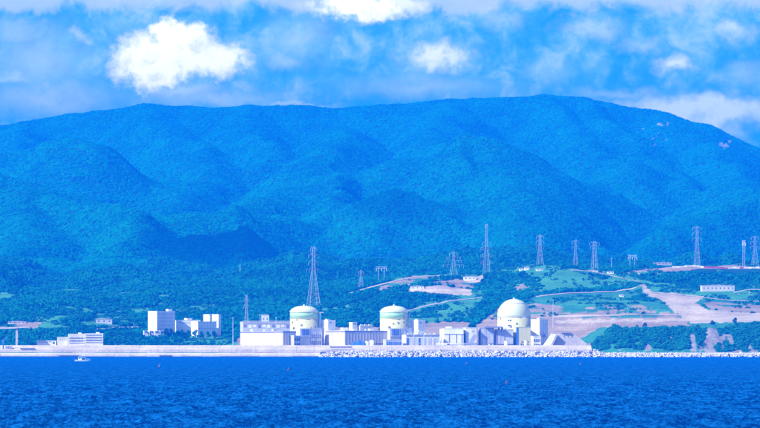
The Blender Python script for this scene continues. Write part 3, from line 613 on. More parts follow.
# reactors
def reactor(name, label, cx, px_r, y_wall, y_apex, y_band, Y, spher=False):
    R = px_r * A * Y; o = thing(name, label, 'reactor', (X(cx, Y), Y, 10)); zw = Z(y_wall, Y) - 10; za = Z(y_apex, Y) - 10; zb = Z(y_band, Y) - 10
    mb = MB(); mb.lathe([(R, -3), (R, zb)], 72); mb.build('lower_wall', M['cream'], o)
    if not spher:
        mb = MB(); mb.lathe([(R + .02, zb + .02), (R + .02, zw)], 72); mb.build('upper_wall', M['green'], o)
        mb = MB(); mb.lathe([(R + .5, zb - .5), (R + .5, zb + .4), (R + .1, zb + .42)], 72); mb.build('ring_ledge', M['cream'], o)
        prof = [(R + .35, zw - .3), (R + .35, zw + 1.)] + [(R * .985 * math.cos(t), zw + 1. + (za - zw - 1.) * math.sin(t)) for t in [i * math.pi / 2 / 14 for i in range(1, 15)]]
    else:
        prof = [(R, zb)] + [(R * math.cos(t) if t > 0 else R, zw + (za - zw) * math.sin(t)) for t in [i * math.pi / 2 / 18 for i in range(0, 19)]]
        mb = MB(); mb.lathe([(R + .45, zb - .6), (R + .45, zb + .5), (R + .1, zb + .52)], 72); mb.build('ring_ledge', M['lav'], o)
        t = .80; mb = MB(); mb.lathe([(R * math.cos(t) + .35, zw + (za - zw) * math.sin(t) - .3), (R * math.cos(t) + .3, zw + (za - zw) * math.sin(t) + .5)], 72); mb.build('ring_ledge', M['lav'], o)
    prof[-1] = (.4, za); dm = MB().lathe(prof, 72).build('dome', M['dome'], o)
    MB().lathe([(1.4, za - .5), (1.4, za + 1.2), (.8, za + 1.6)], 16).build('top_vent', M['white'], dm)
    r = random.Random(int(cx)); mb = None
    for k in range(7):       # hatches and vents scattered on the wall
        t = math.radians(r.uniform(200, 335)); z = r.uniform(zb - 14, zw - 2) if k < 5 else zb - r.uniform(12, 16); s_ = r.uniform(.7, 1.3) if k < 5 else 1.6
        c = Vector((math.cos(t), math.sin(t), 0)); q = MB(); u = Vector((-c.y, c.x, 0)); p0 = c * (R - .6) + Vector((0, 0, z))
        vs_ = [p0 + u * (i * s_) + Vector((0, 0, j * s_)) + c * l for l in (0, 1.0) for j in (-1, 1) for i in (-1, 1)]
        q.add(vs_, [(0, 1, 3, 2), (4, 6, 7, 5), (0, 4, 5, 1), (2, 3, 7, 6), (0, 2, 6, 4), (1, 5, 7, 3)]); q.build('hatch', M['dark'], o)
    mb = MB(); n = 48
    for k in range(n):
        t = 6.2832 * k / n; t2 = 6.2832 * (k + 1) / n; rr = R + .3; mb.bar((rr * math.cos(t), rr * math.sin(t), zw + 1), (rr * math.cos(t), rr * math.sin(t), zw + 2.2), .07); mb.bar((rr * math.cos(t), rr * math.sin(t), zw + 2.2), (rr * math.cos(t2), rr * math.sin(t2), zw + 2.2), .07)
    if not spher: mb.build('railing', M['steel'], o)
    tl = math.radians(318); mb = MB()      # ladder up the right-hand side
    for q in (-.5, .5): mb.bar((R * math.cos(tl) + q * .6, (R + .4) * math.sin(tl), 10), (R * math.cos(tl) + q * .6, (R + .4) * math.sin(tl), zw), .12)
    mb.build('ladder', M['steel'], o); footprint(cx, Y, R + 4)
    return o, R, zw
o, R, zw = reactor('reactor_building', 'round cream reactor with pale green band and low dome, leftmost of the three', 304, 14, 312.5, 305.8, 318.5, 5140)
mb = MB(); mb.bar((R + 2.4, -3, 5), (R + 2.4, -3, zw - 1), 1.5, 12); mb.build('vent_stack', M['lav'], o); MB().box(R - 1, R + 8, -3, -1, zw - .5, zw + .6).build('stack_platform', M['concl'], o)
o, R, zw = reactor('reactor_building', 'round cream reactor with pale green band and low dome, middle of the three', 394, 14, 312.5, 305.8, 318.5, 5140)
mb = MB(); mb.bar((R + 1.6, -3, 5), (R + 1.6, -3, zw - 1), 1.0, 12); mb.build('vent_stack', M['lav'], o)
o, R, zw = reactor('reactor_building', 'largest reactor, tall smooth cream hemisphere dome on the right of the plant', 514, 16.6, 315.5, 299, 316.6, 5150, True)
# annexes of the left and middle reactors
def annex(cx, lab):
    o, a_, b, H = block('reactor_annex', 'white annex at the foot of the %s reactor with a blue glazed bay' % lab, 'annex', cx - 8, cx - 3, cx + 19, 328.6, 5098, m='white')
    q = front_box(o, 'glazed_bay', 'blue', a_ * .10, a_ * .42, H - 9.5, H - 1.2, .25)
    for k in range(4): front_box(q, 'mullion', 'steel', a_ * (.10 + .08 * k + .05), a_ * (.10 + .08 * k + .05) + .35, H - 9.5, H - 1.2, .45)
    front_box(o, 'ledge', 'lav', 0, a_, H - 11.4, H - 10.6, 1.2); [front_box(o, 'downpipe', 'slate', a_ * q, a_ * q + .4, 0, H - 1, .4) for q in (.47, .72)]; windows(o, a_ * .5, a_ * .95, 4, H - 6, 5, 2, gap=.5); rail(o, 0, a_, 0, H)
    front_box(o, 'shutter_door', 'lav', a_ * .06, a_ * .16, 0, 6)
    o, a_, b, H = block('auxiliary_block', 'tall plain white block at the right shoulder of the %s reactor' % lab, 'annex', cx + 17.5, cx + 25, cx + 32.5, 320, 5128, th=math.radians(40), m='white', m2='lav')
    ribs(o, 0.5, a_ - .5, 2, H - 1, 4, 'lav', 'f', .25); MB().box(a_ * .2, a_ * .5, b * .3, b * .6, H, H + 1.5).build('roof_vent', M['lav'], o); front_box(o, 'louvre', 'slate', a_ * .2, a_ * .5, H - 4.5, H - 3)
annex(303, 'leftmost'); annex(393, 'middle')
o, a_, b, H = block('link_block', 'narrow grey block between left turbine hall and leftmost reactor annex', 'annex', 291, 294, 300.5, 335.5, 5068, m='lav'); windows(o, .5, a_ - .5, 3, H - 2, 3, 2)
# intake hall and racks between the middle reactor and the unit on the right
o, a_, b, H = block('pump_house', 'long low white pump house with window rows right of the middle reactor', 'pump house', 402, 406, 440, 334.5, 5062, th=math.radians(14), m='white', roof='concl')
windows(o, 1, a_ - 1, H - 3.6, H - .9, 22, 1, m='dark'); ribs(o, .3, a_ - .3, 0, H - 3.8, 11, 'white', 'f', .7)
for k in range(6): front_box(o, 'bay_door', 'blue' if k in (0, 2) else 'lav', a_ * (.03 + k * .16), a_ * (.11 + k * .16), .3, H - 5, .14)
for k in range(7): MB().box(a_ * (.05 + .13 * k), a_ * (.05 + .13 * k) + 2.4, 2, 5, H, H + 1.7).build('roof_fan', M['lav' if k % 2 else 'white'], o)
o, a_, b, H = block('switch_house', 'small grey switch house in front of the middle reactor annex', 'annex', 383, 386, 402, 339.6, 5052, th=math.radians(12), m='lav'); windows(o, .5, a_ - .5, 1.5, H - 1, 8, 1, m='blue')
def gantry(px0, px1, ytop, ybase, Y, label, name='gantry_crane'):
    o = thing(name, label, 'gantry', (X(px0, Y), Y, 10)); wd = X(px1, Y) - X(px0, Y); h = Z(ytop, Y) - 10
    for u in (0, wd):
        for v in (0, 6): MB().bar((u, v, 0), (u, v, h), .45).build('leg', M['steel'], o)
    for v in (0, 6): MB().box(-1.5, wd + 1.5, v - .5, v + .5, h - 1.4, h).build('girder', M['steel'], o)
    MB().box(wd * .3, wd * .3 + 3, -.4, 6.4, h, h + 2).build('trolley', M['white'], o); MB().bar((0, 0, h * .35), (wd, 0, h * .35), .25).build('tie_beam', M['steel'], o)
    return o
gantry(414, 424, 331.6, 345, 5046, 'white steel gantry over the pump house intake')
# unit on the right
o, a_, b, H = block('turbine_hall', 'bright white turbine hall with dark vertical slots left of the largest dome', 'turbine hall', 441, 444, 463.5, 328.3, 5080, th=math.radians(2), m='white')
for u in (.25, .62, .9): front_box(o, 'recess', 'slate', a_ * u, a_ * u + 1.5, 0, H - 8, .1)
front_box(o, 'ledge', 'lav', 0, a_, H - 8, H - 7.3, .7); rail(o, 0, a_, 0, H); MB().box(a_ * .1, a_ * .4, 2, 8, H, H + 2.4).build('roof_vent', M['white'], o)
windows(o, a_ * .3, a_ * .6, 3, 9, 4, 1, gap=.5)
o, a_, b, H = block('control_building', 'plain white building with an outside stair, second block left of the largest dome', 'building', 463.5, 466, 476.5, 327.6, 5085, th=math.radians(6), m='white')
mb = MB()
for k in range(12): mb.box(a_ * (.05 + .06 * k), a_ * (.05 + .06 * k) + 1.0, -2.2, -.3, H * (.15 + .05 * k), H * (.15 + .05 * k) + .5)
mb.build('stair', M['slate'], o); front_box(o, 'porch_roof', 'dark', a_ * .15, a_ * .75, 3.2, 4.6, 2); front_box(o, 'louvre', 'lav', a_ * .55, a_ * .85, H - 7, H - 3)
o, a_, b, H = block('fuel_building', 'pale grey building with dark flat canopy just left of the largest dome', 'building', 478.6, 480, 493.5, 327.8, 5095, th=math.radians(6), m='lav', roof='lav')
front_box(o, 'door', 'white', a_ * .22, a_ * .42, 0, H * .5, .2); front_box(o, 'slot', 'dark', -1.8, .9, 0, H - 1.4, .3); windows(o, a_ * .45, a_ * .95, H * .3, H * .8, 4, 2, gap=.5, m='lav'); ribs(o, .4, a_ - .4, 0, H - 1, 3, 'lav', 'f', .4)  # slot is a dark strip coloured as the shadow between two buildings
o, a_, b, H = block('service_building', 'pale grey building below the largest dome, left of its dark slot', 'building', 493.6, 496, 513.3, 329.5, 5098, th=math.radians(6), m='lav', roof='concl')
front_box(o, 'ledge', 'slate', 0, a_, 7, 7.6, .8); windows(o, 1, a_ - 1, 3, 6, 9, 1); ribs(o, .4, a_ - .4, 8, H - 1, 4, 'lav', 'f', .4); front_box(o, 'slot', 'slate', .1, 1.9, 0, H - 1, .3)  # left-edge slot: slate strip standing in for shade between buildings
for k in range(4): MB().box(a_ * (.12 + .2 * k), a_ * (.12 + .2 * k) + 3, 2, 6, H, H + 3 + (k % 2)).build('roof_vent', M['white'], o)
o = thing('roof_canopy', 'thin dark flat canopy bridging the roofs left of the largest dome', 'canopy', (X(485, 5092), 5092, Z(327.7, 5092))); cw = X(502.5, 5092) - X(485, 5092)
MB().box(0, cw, -1, 9, 0, 1.6).build('canopy_deck', M['slate'], o)
for u in (.08, .5, .92): MB().bar((cw * u, 4, -17), (cw * u, 4, 0), .35).build('post', M['slate'], o)
o, a_, b, H = block('dome_annex', 'cream block attached to the right foot of the largest dome beside a dark slot', 'annex', 514.2, 517, 530.5, 327, 5100, th=math.radians(6), m='cream', roof='dome')
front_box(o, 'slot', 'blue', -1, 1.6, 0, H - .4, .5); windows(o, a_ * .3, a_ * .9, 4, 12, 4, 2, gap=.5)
for k in range(3): MB().box(a_ * (.3 + .2 * k), a_ * (.3 + .2 * k) + 2.4, -4, -1.5, 0, 4 + k).build('cooler', M['white' if k != 1 else 'lav'], o)
o, a_, b, H = block('auxiliary_block', 'tall pale block to the right of the largest dome', 'annex', 531.5, 539.5, 548, 319.4, 5115, th=math.radians(36), m='white'); front_box(o, 'louvre', 'slate', a_ * .25, a_ * .7, H - 24, H - 20)
ribs(o, .4, a_ - .4, 2, H - 1, 4, 'lav', 'f', .3); MB().box(a_ * .2, a_ * .7, b * .2, b * .5, H, H + 1.8).build('roof_vent', M['lav'], o)
o, a_, b, H = block('service_shed', 'low white shed at the right foot of the tall pale block', 'shed', 531, 533.5, 541, 336, 5078, th=math.radians(20), m='white'); windows(o, .5, a_ - .5, 2, H - 3, 4, 2); front_box(o, 'door', 'blue', a_ * .7, a_ * .85, 0, 3.5)
# sloping retaining walls, right of the unit
def ramp(name, label, pts, Y, dep, m):
    o = thing(name, label, 'retaining wall', (0, Y, 0)); q = [(X(a_, Y), Z(b_, Y)) for a_, b_ in pts]; MB().prism(q, 0, dep).build('wall', M[m], o)
    n = len(q); x0, z0 = q[0]
    mb = MB(); mb.bar((q[1][0], -.1, q[1][1] + .3), (q[2][0], -.1, q[2][1] + .3), .35); mb.build('coping', M['concl'], o); return o
ramp('retaining_wall', 'white sloping retaining wall just right of the tall pale block', [(543, 346.5), (552, 333.8), (556.5, 333.6), (550.5, 346.5)], 5062, 20, 'white')
ramp('retaining_wall', 'broad pale sloping retaining wall beside the grassy mound', [(552.5, 346.5), (559, 333.5), (574, 333.8), (587, 344), (586, 346.5)], 5070, 24, 'concl')
def frame(px0, px1, yt, yb, Y, label):
    o = thing('pipe_gantry', label, 'frame', (X(px0, Y), Y, Z(yb, Y))); wd = X(px1, Y) - X(px0, Y); h = Z(yt, Y) - Z(yb, Y)
    for u in (0, wd * .5, wd): MB().bar((u, 0, -1), (u, 0, h), .4).build('post', M['slate'], o)
    MB().box(-.6, wd + .6, -1, 1, h - .8, h).build('beam', M['slate'], o); MB().bar((0, 0, h * .5), (wd, 0, h * .5), .25).build('rail', M['slate'], o)
frame(540.5, 545.5, 331, 335.5, 5060, 'small dark steel frame at the foot of the tall pale block'); frame(562, 570, 332, 334.8, 5068, 'small dark steel frame on top of the broad pale retaining wall')
# ------------------------------------------------------------------ offices on the left
o, a_, b, H = block('office_tower', 'tall ribbed white office block on the wooded bench at the left', 'office', 147, 157, 174.5, 311, 5310, Z(338, 5310), th=math.radians(32), m='white')
ribs(o, .5, a_ - .5, 3, H - 1, 8, 'lav', 'f', .8); MB().box(a_ * .66, a_ * .86, 2, 9, H, H + 2.6).build('penthouse', M['white'], o)
for k in range(8): windows(o, a_ * k / 8 + .7, a_ * (k + 1) / 8 - .3, 5, H - 2, 1, 6, m='lav', gap=.3)
for k, (p0, p1) in enumerate(((144, 148), (149.6, 153.4), (155, 158.6), (160, 164))):
    o, a_, b, H = block('gate_lodge', ['leftmost of four small white lodges below the office block', 'second of four small white lodges below the office block', 'third of four small white lodges below the office block', 'rightmost of four small white lodges below the office block'][k], 'lodge', p0 - .8, p0, p1, 330.6, 5285, ground(p0, 5285) - .5, th=math.radians(20), m='white'); windows(o, .4, a_ - .4, H - 4.5, H - 1, 2, 1)
o, a_, b, H = block('office_wing', 'low white wing joining the office block to the right-hand works', 'office', 174, 177, 200, 320, 5345, Z(334, 5345), th=math.radians(10), m='white'); windows(o, 1, a_ - 1, H - 6, H - 2, 12, 1, m='lav')
o, a_, b, H = block('works_building', 'white works building with lavender front right of the office block', 'works', 190.5, 198, 216, 321.4, 5290, Z(333, 5290), th=math.radians(34), m='white'); ribs(o, .5, a_ - .5, 2, H - 1, 6, 'lav', 'f', .3); windows(o, 1, a_ - 1, 4, 8, 7, 1, m='lav')
o, a_, b, H = block('works_tower', 'small white tower rising behind the works building, left of two', 'works', 203, 209.5, 210.5, 314.3, 5335, Z(334, 5335), th=math.radians(40), m='white'); front_box(o, 'louvre', 'lav', 4, 10, H - 5, H - 3, .15, 'l')
o, a_, b, H = block('works_tower', 'small white tower rising behind the works building, right of two', 'works', 211.5, 218.5, 221, 314.3, 5325, Z(334, 5325), th=math.radians(40), m='white'); windows(o, 3, 12, H - 11, H - 7, 3, 1, face='l', m='lav')
o, a_, b, H = block('works_store', 'low stepped white store left of the works building', 'works', 184, 187, 192, 318.2, 5350, Z(334, 5350), th=math.radians(30), m='white'); front_box(o, 'door', 'lav', 1, 3, H - 7, H - 3)
# long white building on the left shore
for k, (p0, p1, fl, lab) in enumerate(((85.3, 103, 3, 'right half of the long white three storey shore building'), (68.5, 84.6, 3, 'left half of the long white three storey shore building'))):
    o, a_, b, H = block('shore_building', lab, 'building', p0 - 1, p0, p1, 333.4 + k * .5, 5100 + k, 10, th=math.radians(6), m='white')
    for r_ in range(fl):
        z0 = H - 3.6 - r_ * 3.6
        q = front_box(o, 'window_band', 'glass' if (r_ or k == 0) else 'lav', 1.2, a_ - 1.2, z0, z0 + 1.5, .1)
        for j in range(10): front_box(q, 'mullion', 'white', 1.2 + (a_ - 2.4) * (j + .5) / 10, 1.7 + (a_ - 2.4) * (j + .5) / 10, z0 - .1, z0 + 1.6, .25)
        front_box(o, 'balcony_ledge', 'white', .4, a_ - .4, z0 - 1.1, z0 - .3, .9)
    MB().box(a_ * .6, a_ * .8, 3, 8, H, H + 1.6).build('roof_vent', M['white'], o)
o, a_, b, H = block('shore_office', 'two storey white office at the left end of the shore building', 'building', 56.5, 57.5, 67.8, 337, 5104, 10, th=math.radians(6), m='white'); windows(o, .6, a_ - .6, H - 6, H - .6, 5, 1, m='lav')
o, a_, b, H = block('shore_shed', 'long low white shed with a round dark opening on the left shore', 'shed', 36, 37, 56, 340.6, 5106, 10, th=math.radians(4), m='white'); windows(o, 1, a_ - 6, H - 3.4, H - .6, 9, 1, m='dark', gap=.6)
mb = MB(); mb.lathe([(1.5, -.3), (1.5, .3)], 20); q = mb.build('round_opening', M['dark'], o); q.rotation_euler = (math.pi / 2, 0, 0); q.location = (a_ - 3.4, -.1, H - 3)
# elevated road on piers, far left
o = thing('viaduct', 'white elevated road on piers at the far left shore', 'viaduct', (X(-60, 5085), 5085, 10)); L_ = X(29, 5085) - X(-60, 5085); zd = Z(327.5, 5085) - 10
mb = MB(); mb.prism([(0, zd - 2), (0, zd + .3), (L_ * .75, zd + .3), (L_, zd + 1.4), (L_, zd), (L_ * .75, zd - 2)], 0, 9); mb.build('deck', M['concl'], o)
for u in (.18, .5, .64, .86): MB().box(L_ * u - 1.4, L_ * u + 1.4, 2, 7, -2, zd - 2).build('pier', M['concl'], o)
rail(o, 0, L_ * .75, .2, zd + .3, 'white', 30)
for px, yb, yt, lab in ((3.2, 352, 338, 'dark harbour crane post at the far left edge'),):
    o = thing('harbour_crane', lab, 'crane', P(px, 347, 5016)); MB().bar((0, 0, -6), (0, 0, 10), .9, 8).build('mast', M['blue'], o); MB().bar((0, 0, 8), (5, -1, 14), .5).build('jib', M['blue'], o); MB().box(-1.5, 1.5, -1.5, 1.5, 4, 8).build('cab', M['blue'], o); MB().bar((5, -1, 14), (5, -1, 5), .12).build('hoist_rope', M['dark'], o)
o = thing('harbour_hut', 'small grey hut on the parapet at the far left', 'hut', P(5.5, 349.6, 5015)); MB().box(0, 8, 0, 5, -1, 4).build('wall', M['lav'], o); MB().box(-.4, 8.4, -.4, 5.4, 4, 4.5).build('roof', M['slate'], o)
for k in range(3): MB().box(1 + 2.4 * k, 2.4 + 2.4 * k, -.1, .1, 1.2, 2.8).build('window', M['glass'], o)
# clutter on the plant level: tanks, poles, sheds
def tank(px, yt, r, Y, label, m='white', base=10.):
    o = thing('storage_tank', label, 'tank', (X(px, Y), Y, base)); h = Z(yt, Y) - base; MB().lathe([(r, -2), (r, h)], 28).build('shell', M[m], o); MB().lathe([(r + .15, h), (r + .15, h + .3), (.3, h + r * .22)], 28).build('roof', M['concl'], o); mb = MB(); mb.bar((r * .7, -r * .75, 0), (r * .7, -r * .75, h), .15); mb.build('ladder', M['steel'], o)
tank(372, 340.4, 3.4, 5050, 'small white storage tank below the middle turbine hall'); tank(367, 341.5, 2.6, 5050, 'smallest white tank, just left of the storage tank', 'white')
tank(506, 341.2, 2.4, 5060, 'squat white tank below the largest dome'); tank(526, 340.6, 2.6, 5062, 'squat cream tank at the right foot of the largest dome', 'cream')
for px, yt, Y, lab in ((276, 318, 5200, 'thin lamp mast behind the left turbine hall'), (233, 318, 5230, 'thin lamp mast left of the terrace hall'), (260, 315, 5215, 'tall thin mast over the terrace hall'), (240, 265, 6700, 'thin white mast on the far wooded hill'), (611.5, 258.5, 6040, 'pointed white mast on the ridge right of the broad topped pylon'), (553, 300, 5300, 'thin pole on the cut slope behind the right unit'), (612, 318, 5330, 'slanting thin pole on the bare terrace above the headland')):
    gz0 = ground(px, Y); o = thing('lamp_mast', lab, 'mast', (X(px, Y), Y, gz0)); h = Z(yt, Y) - gz0; MB().bar((0, 0, -1), (0, 0, h), .45, 6, .22).build('pole', M['steel'], o); MB().box(-1, 1, -.3, .3, h, h + .5).build('lamp_head', M['white'], o)
    if px == 612: o.rotation_euler = (0, math.radians(26), 0)
mb = MB()
o = thing('earth_mound', 'earth mound coloured blue as shade below the middle turbine hall', 'mound', (X(340, 5046), 5046, 10)); wd = X(376, 5046) - X(340, 5046); vs_ = []; n = 24
for i in range(n + 1):
    u = i / n; h = (Z(340.2, 5046) - 10) * max(.12, math.sin(math.pi * min(1, u * 1.15) ** 1.3)) * (.85 + .3 * random.random())
    vs_ += [(wd * u, 0, -1), (wd * u, 2, h), (wd * u, 7, h * .9), (wd * u, 10, -1)]
mb.add(vs_, [(4 * i + j, 4 * i + 4 + j, 4 * i + 5 + j, 4 * i + 1 + j) for i in range(n) for j in range(3)]); mb.build('cover', M['blue'], o)  # blue of the mound imitates bare earth lying in shade

# pipe rack and small sheds on the quay in front of the plant
o = thing('pipe_rack', 'low steel pipe rack on the quay between pump house and right turbine hall', 'pipe rack', (X(436, 5048), 5048, 10)); wd = X(478, 5048) - X(436, 5048)
for k in range(9): MB().bar((wd * k / 8, 0, 0), (wd * k / 8, 0, 8.2), .3).build('post', M['steel'], o)
for k, (z, m_) in enumerate(((6.6, 'steel'), (7.4, 'white'), (8.2, 'lav'))): MB().bar((0, -.2 + .3 * k, z), (wd, -.2 + .3 * k, z), .35, 8).build('pipe', M[m_], o)
for px, w_, h_, m_, lab in ((398, 5, 6.8, 'white', 'small white shed left of the pump house on the quay'), (447, 4, 7.4, 'lav', 'small grey shed under the left end of the pipe rack'), (489, 6, 8.0, 'white', 'white shed below the dark canopy on the quay'), (520, 4.5, 7.6, 'lav', 'grey shed below the dark slot of the largest dome'), (312, 6, 7.2, 'lav', 'grey shed in front of the leftmost reactor annex')):
    o = thing('quay_shed', lab, 'shed', (X(px, 5044), 5044, 10), .1); MB().box(0, w_, 0, 4, -1, h_ - .6).build('wall', M[m_], o); MB().prism([(-.3, h_ - .6), (w_ + .3, h_ - .6), (w_ + .3, h_ - .3), (w_ * .5, h_ + .4), (-.3, h_ - .3)], -.3, 4.3).build('roof', M['slate'], o); MB().box(w_ * .3, w_ * .6, -.1, .2, h_ - 3, h_ - 1.2).build('window', M['glass'], o)
# ------------------------------------------------------------------ pylons
def pylon(px, yb, yt, Y, wb, wt, arms, label, thick=.42, two=False, rz=None, aw=None):
    """lattice tower: four legs, bracing, cross arms (fraction of the height, half width)"""
    z0 = ground(px, Y); h = Z(yt, Y) - z0; o = thing('power_pylon', label, 'pylon', (X(px, Y), Y, z0), .35 if rz is None else rz, 'transmission pylons on the hills')
    waist = .62; thick *= .43
    def w_at(u): return wb / 2 + (wt / 2 - wb / 2) * min(1, u / waist)
    for sx in (-1, 1):
        for sy in (-1, 1):
            mb = MB(); mb.bar((sx * w_at(0), sy * w_at(0), -1), (sx * w_at(waist), sy * w_at(waist), h * waist), thick, 4, thick * .8); mb.bar((sx * w_at(waist), sy * w_at(waist), h * waist), (sx * w_at(1) * .7, sy * w_at(1) * .7, h), thick * .8); mb.build('leg', M['pylon'], o)
    mb = MB(); n = max(5, int(h / 7)); 
    for k in range(n):
        u0 = k / n; u1 = (k + 1) / n; a0 = w_at(u0); a1 = w_at(u1)
        for (p, q) in (((-1, -1), (1, -1)), ((1, -1), (1, 1)), ((1, 1), (-1, 1)), ((-1, 1), (-1, -1))):
            mb.bar((p[0] * a0, p[1] * a0, h * u0), (q[0] * a1, q[1] * a1, h * u1), thick * .42, 3); mb.bar((q[0] * a0, q[1] * a0, h * u0), (p[0] * a1, p[1] * a1, h * u1), thick * .42, 3)
            mb.bar((p[0] * a1, p[1] * a1, h * u1), (q[0] * a1, q[1] * a1, h * u1), thick * .36, 3)
    mb.build('bracing', M['pylon'], o)
    for u, hw in arms:
        a0 = w_at(u); mb = MB()
        for s_ in (-1, 1):
            for e in (-1, 1):
                mb.bar((s_ * a0, e * a0, h * u), (s_ * hw, 0, h * u + .4), thick * .55, 3); mb.bar((s_ * a0, e * a0, h * u + h * .035), (s_ * hw, 0, h * u + .4), thick * .45, 3)
        am = mb.build('cross_arm', M['pylon'], o)
        for s_ in (-1, 1):
            for q in ((.98, .6) if hw > 9 else (.98,)): MB().bar((s_ * hw * q, 0, h * u - .1), (s_ * hw * q * .97, 0, h * u - 4.2), .22, 6).build('insulator', M['lav'], am)
    footprint(px, Y, wb * .7); return o
M['pylon'] = plain('pylon_steel', (.46, .52, .52), .5, .1)
A3 = ((.93, 9), (.80, 10.5), (.66, 12), (.55, 9))
pylon(313.5, 304, 247, 5700, 17, 4.2, ((.97, 5), (.86, 8), (.74, 8), (.62, 11)), 'tallest lattice pylon rising behind the leftmost reactor', .5)
pylon(246.5, 322, 295, 5290, 7, 2.6, ((.9, 3.5), (.75, 4)), 'slim lattice pylon behind the left turbine hall', .36)
pylon(361, 288, 270, 5990, 7, 2.6, ((.92, 4), (.78, 5)), 'small pylon standing alone beside the pale road above the middle reactor', .34)
pylon(453.5, 279, 252, 6020, 10, 3, ((.94, 7), (.78, 12), (.60, 15), (.42, 18)), 'wide armed pylon with dangling insulators above the pale quarry', .36)
pylon(486.5, 277, 224, 6020, 9, 3, ((.62, 7), (.52, 10), (.38, 10), (.24, 10), (.96, 2.5)), 'very tall thin pylon with a spike top near the centre', .36)
pylon(540, 268, 235, 6045, 9, 3.4, ((.95, 6.5), (.78, 7), (.62, 7)), 'slender pylon standing on the grassy knoll beside the white hut', .42)
pylon(575.5, 268, 240, 6040, 7, 2.6, ((.95, 6), (.75, 6)), 'thin pylon, left one of the close pair right of the grassy knoll', .34)
pylon(594.5, 271, 241.5, 6040, 9, 4.5, ((.96, 8.5), (.82, 7)), 'broad topped pylon, right one of the close pair right of the grassy knoll', .5)
pylon(697, 266, 226.5, 6060, 8, 3.6, ((.96, 8), (.84, 8), (.70, 8)), 'tall faint pylon behind the red fence on the right plateau', .36)
pylon(755, 266, 236, 6120, 9, 3.4, ((.95, 7), (.8, 8), (.65, 8)), 'faint pylon at the far right edge', .34)
def portal(px, yb, yt, Y, wd, label, arms=True):
    z0 = ground(px, Y); h = Z(yt, Y) - z0; o = thing('power_pylon', label, 'pylon', (X(px, Y), Y, z0), 0, 'transmission pylons on the hills')
    for s_ in (-1, 1):
        mb = MB(); c = s_ * wd * .5
        for e in (-.5, .5): mb.bar((c + e, e, -1), (c + e * .6, 0, h), .24)
        for k in range(10): mb.bar((c - .5, 0, h * k / 10), (c + .5, 0, h * (k + 1) / 10), .16, 3)
        mb.build('leg', M['pylon'], o)
    mb = MB(); mb.bar((-wd * .95, 0, h), (wd * .95, 0, h), .34); mb.bar((-wd * .95, 0, h * .9), (wd * .95, 0, h * .9), .28)
    for k in range(8): mb.bar((-wd * .95 + wd * 1.9 * k / 8, 0, h * (.9 if k % 2 else 1)), (-wd * .95 + wd * 1.9 * (k + 1) / 8, 0, h * (1 if k % 2 else .9)), .16, 3)
    am = mb.build('cross_beam', M['pylon'], o)
    for s_ in (-.9, 0, .9): MB().bar((s_ * wd, 0, h * .9), (s_ * wd, 0, h * .9 - 4), .34, 6).build('insulator', M['white'], am)
portal(381.5, 281, 267, 6030, 9, 'squat portal pylon right of the small lone pylon'); portal(744, 268, 240.5, 6060, 3, 'twin legged white pylon near the right edge'); portal(632.5, 265, 255.5, 6300, 8, 'low wide portal pylon on the right of the ridge')
# ------------------------------------------------------------------ roads draped over the hillside
def road(label, pts, wid, m='road', lift=.55):
    """pts: (column, row) traced; each point is set down on the slope"""
    P3 = []
    for (a0, b0), (a1, b1) in zip(pts[:-1], pts[1:]):
        n = max(2, int(abs(a1 - a0) / 2.5))
        for k in range(n): P3.append((a0 + (a1 - a0) * k / n, b0 + (b1 - b0) * k / n))
    P3.append(pts[-1]); ys = np.array([hit(a_, b_) for a_, b_ in P3])
    if len(ys) > 5: ys = np.convolve(np.pad(ys, 3, mode='edge'), np.ones(7) / 7, 'valid')
    mb = MB(); vs_ = []; m_ = 5
    for i, ((a_, b_), Y) in enumerate(zip(P3, ys)):
        for j in range(m_):
            Yj = Y + (j / (m_ - 1) - .5) * wid * 1.0
            vs_.append((X(a_, Y), Yj, ground(380 + X(a_, Y) / (A * Yj), Yj) + lift))
        KEEP_OUT.append((X(a_, Y), Y - 5, wid * .75 + 1))
    n = len(P3); mb.add(vs_, [(i * m_ + j, (i + 1) * m_ + j, (i + 1) * m_ + j + 1, i * m_ + j + 1) for i in range(n - 1) for j in range(m_ - 1)], True)
    o = mb.build('road', M[m]); o['kind'] = 'structure'; return o
road('', [(345, 295), (362, 290), (380, 285), (400, 280), (420, 276.5), (440, 276)], 9, 'tan')
road('', [(536, 297), (560, 294), (590, 292.5), (612, 292), (640, 288), (646, 284)], 11, 'tan')
road('', [(570, 270.5), (585, 271), (600, 273), (620, 278), (642, 283)], 8, 'tan')
road('', [(536, 318), (560, 317.3), (590, 316), (640, 315), (680, 315.5)], 7, 'tan')
road('', [(96, 329.6), (118, 328), (142, 327)], 8, 'concl'); road('', [(405, 312), (430, 305), (460, 300), (490, 297)], 8, 'road')
road('', [(652, 293), (690, 296), (720, 300), (762, 302)], 7, 'tan')
# ------------------------------------------------------------------ small buildings on the hills
def hut(px0, px1, yt, py, label, name='hut', cat='hut', m='white', Y=None, roofm='concl', th=.1, dep=8):
    Y = Y or hit((px0 + px1) / 2, py); z0 = ground((px0 + px1) / 2, Y); wd = X(px1, Y) - X(px0, Y); h = max(3., Z(yt, Y) - z0)
    o = thing(name, label, cat, (X(px0, Y), Y, z0), th); MB().box(0, wd, 0, dep, -3, h - .5).build('wall', M[m], o)
    mb = MB(); mb.prism([(-.5, h - .5), (wd + .5, h - .5), (wd + .5, h - .1), (wd * .5, h + .8), (-.5, h - .1)], -.5, dep + .5); mb.build('roof', M[roofm], o)
    n = max(2, int(wd / 6))
    for k in range(n): MB().box(wd * (k + .38) / n, wd * (k + .62) / n, -.06, .2, h * .42, h * .66).build('window', M['glass'], o)
    footprint((px0 + px1) / 2, Y - 8, wd * .5 + 9); return o
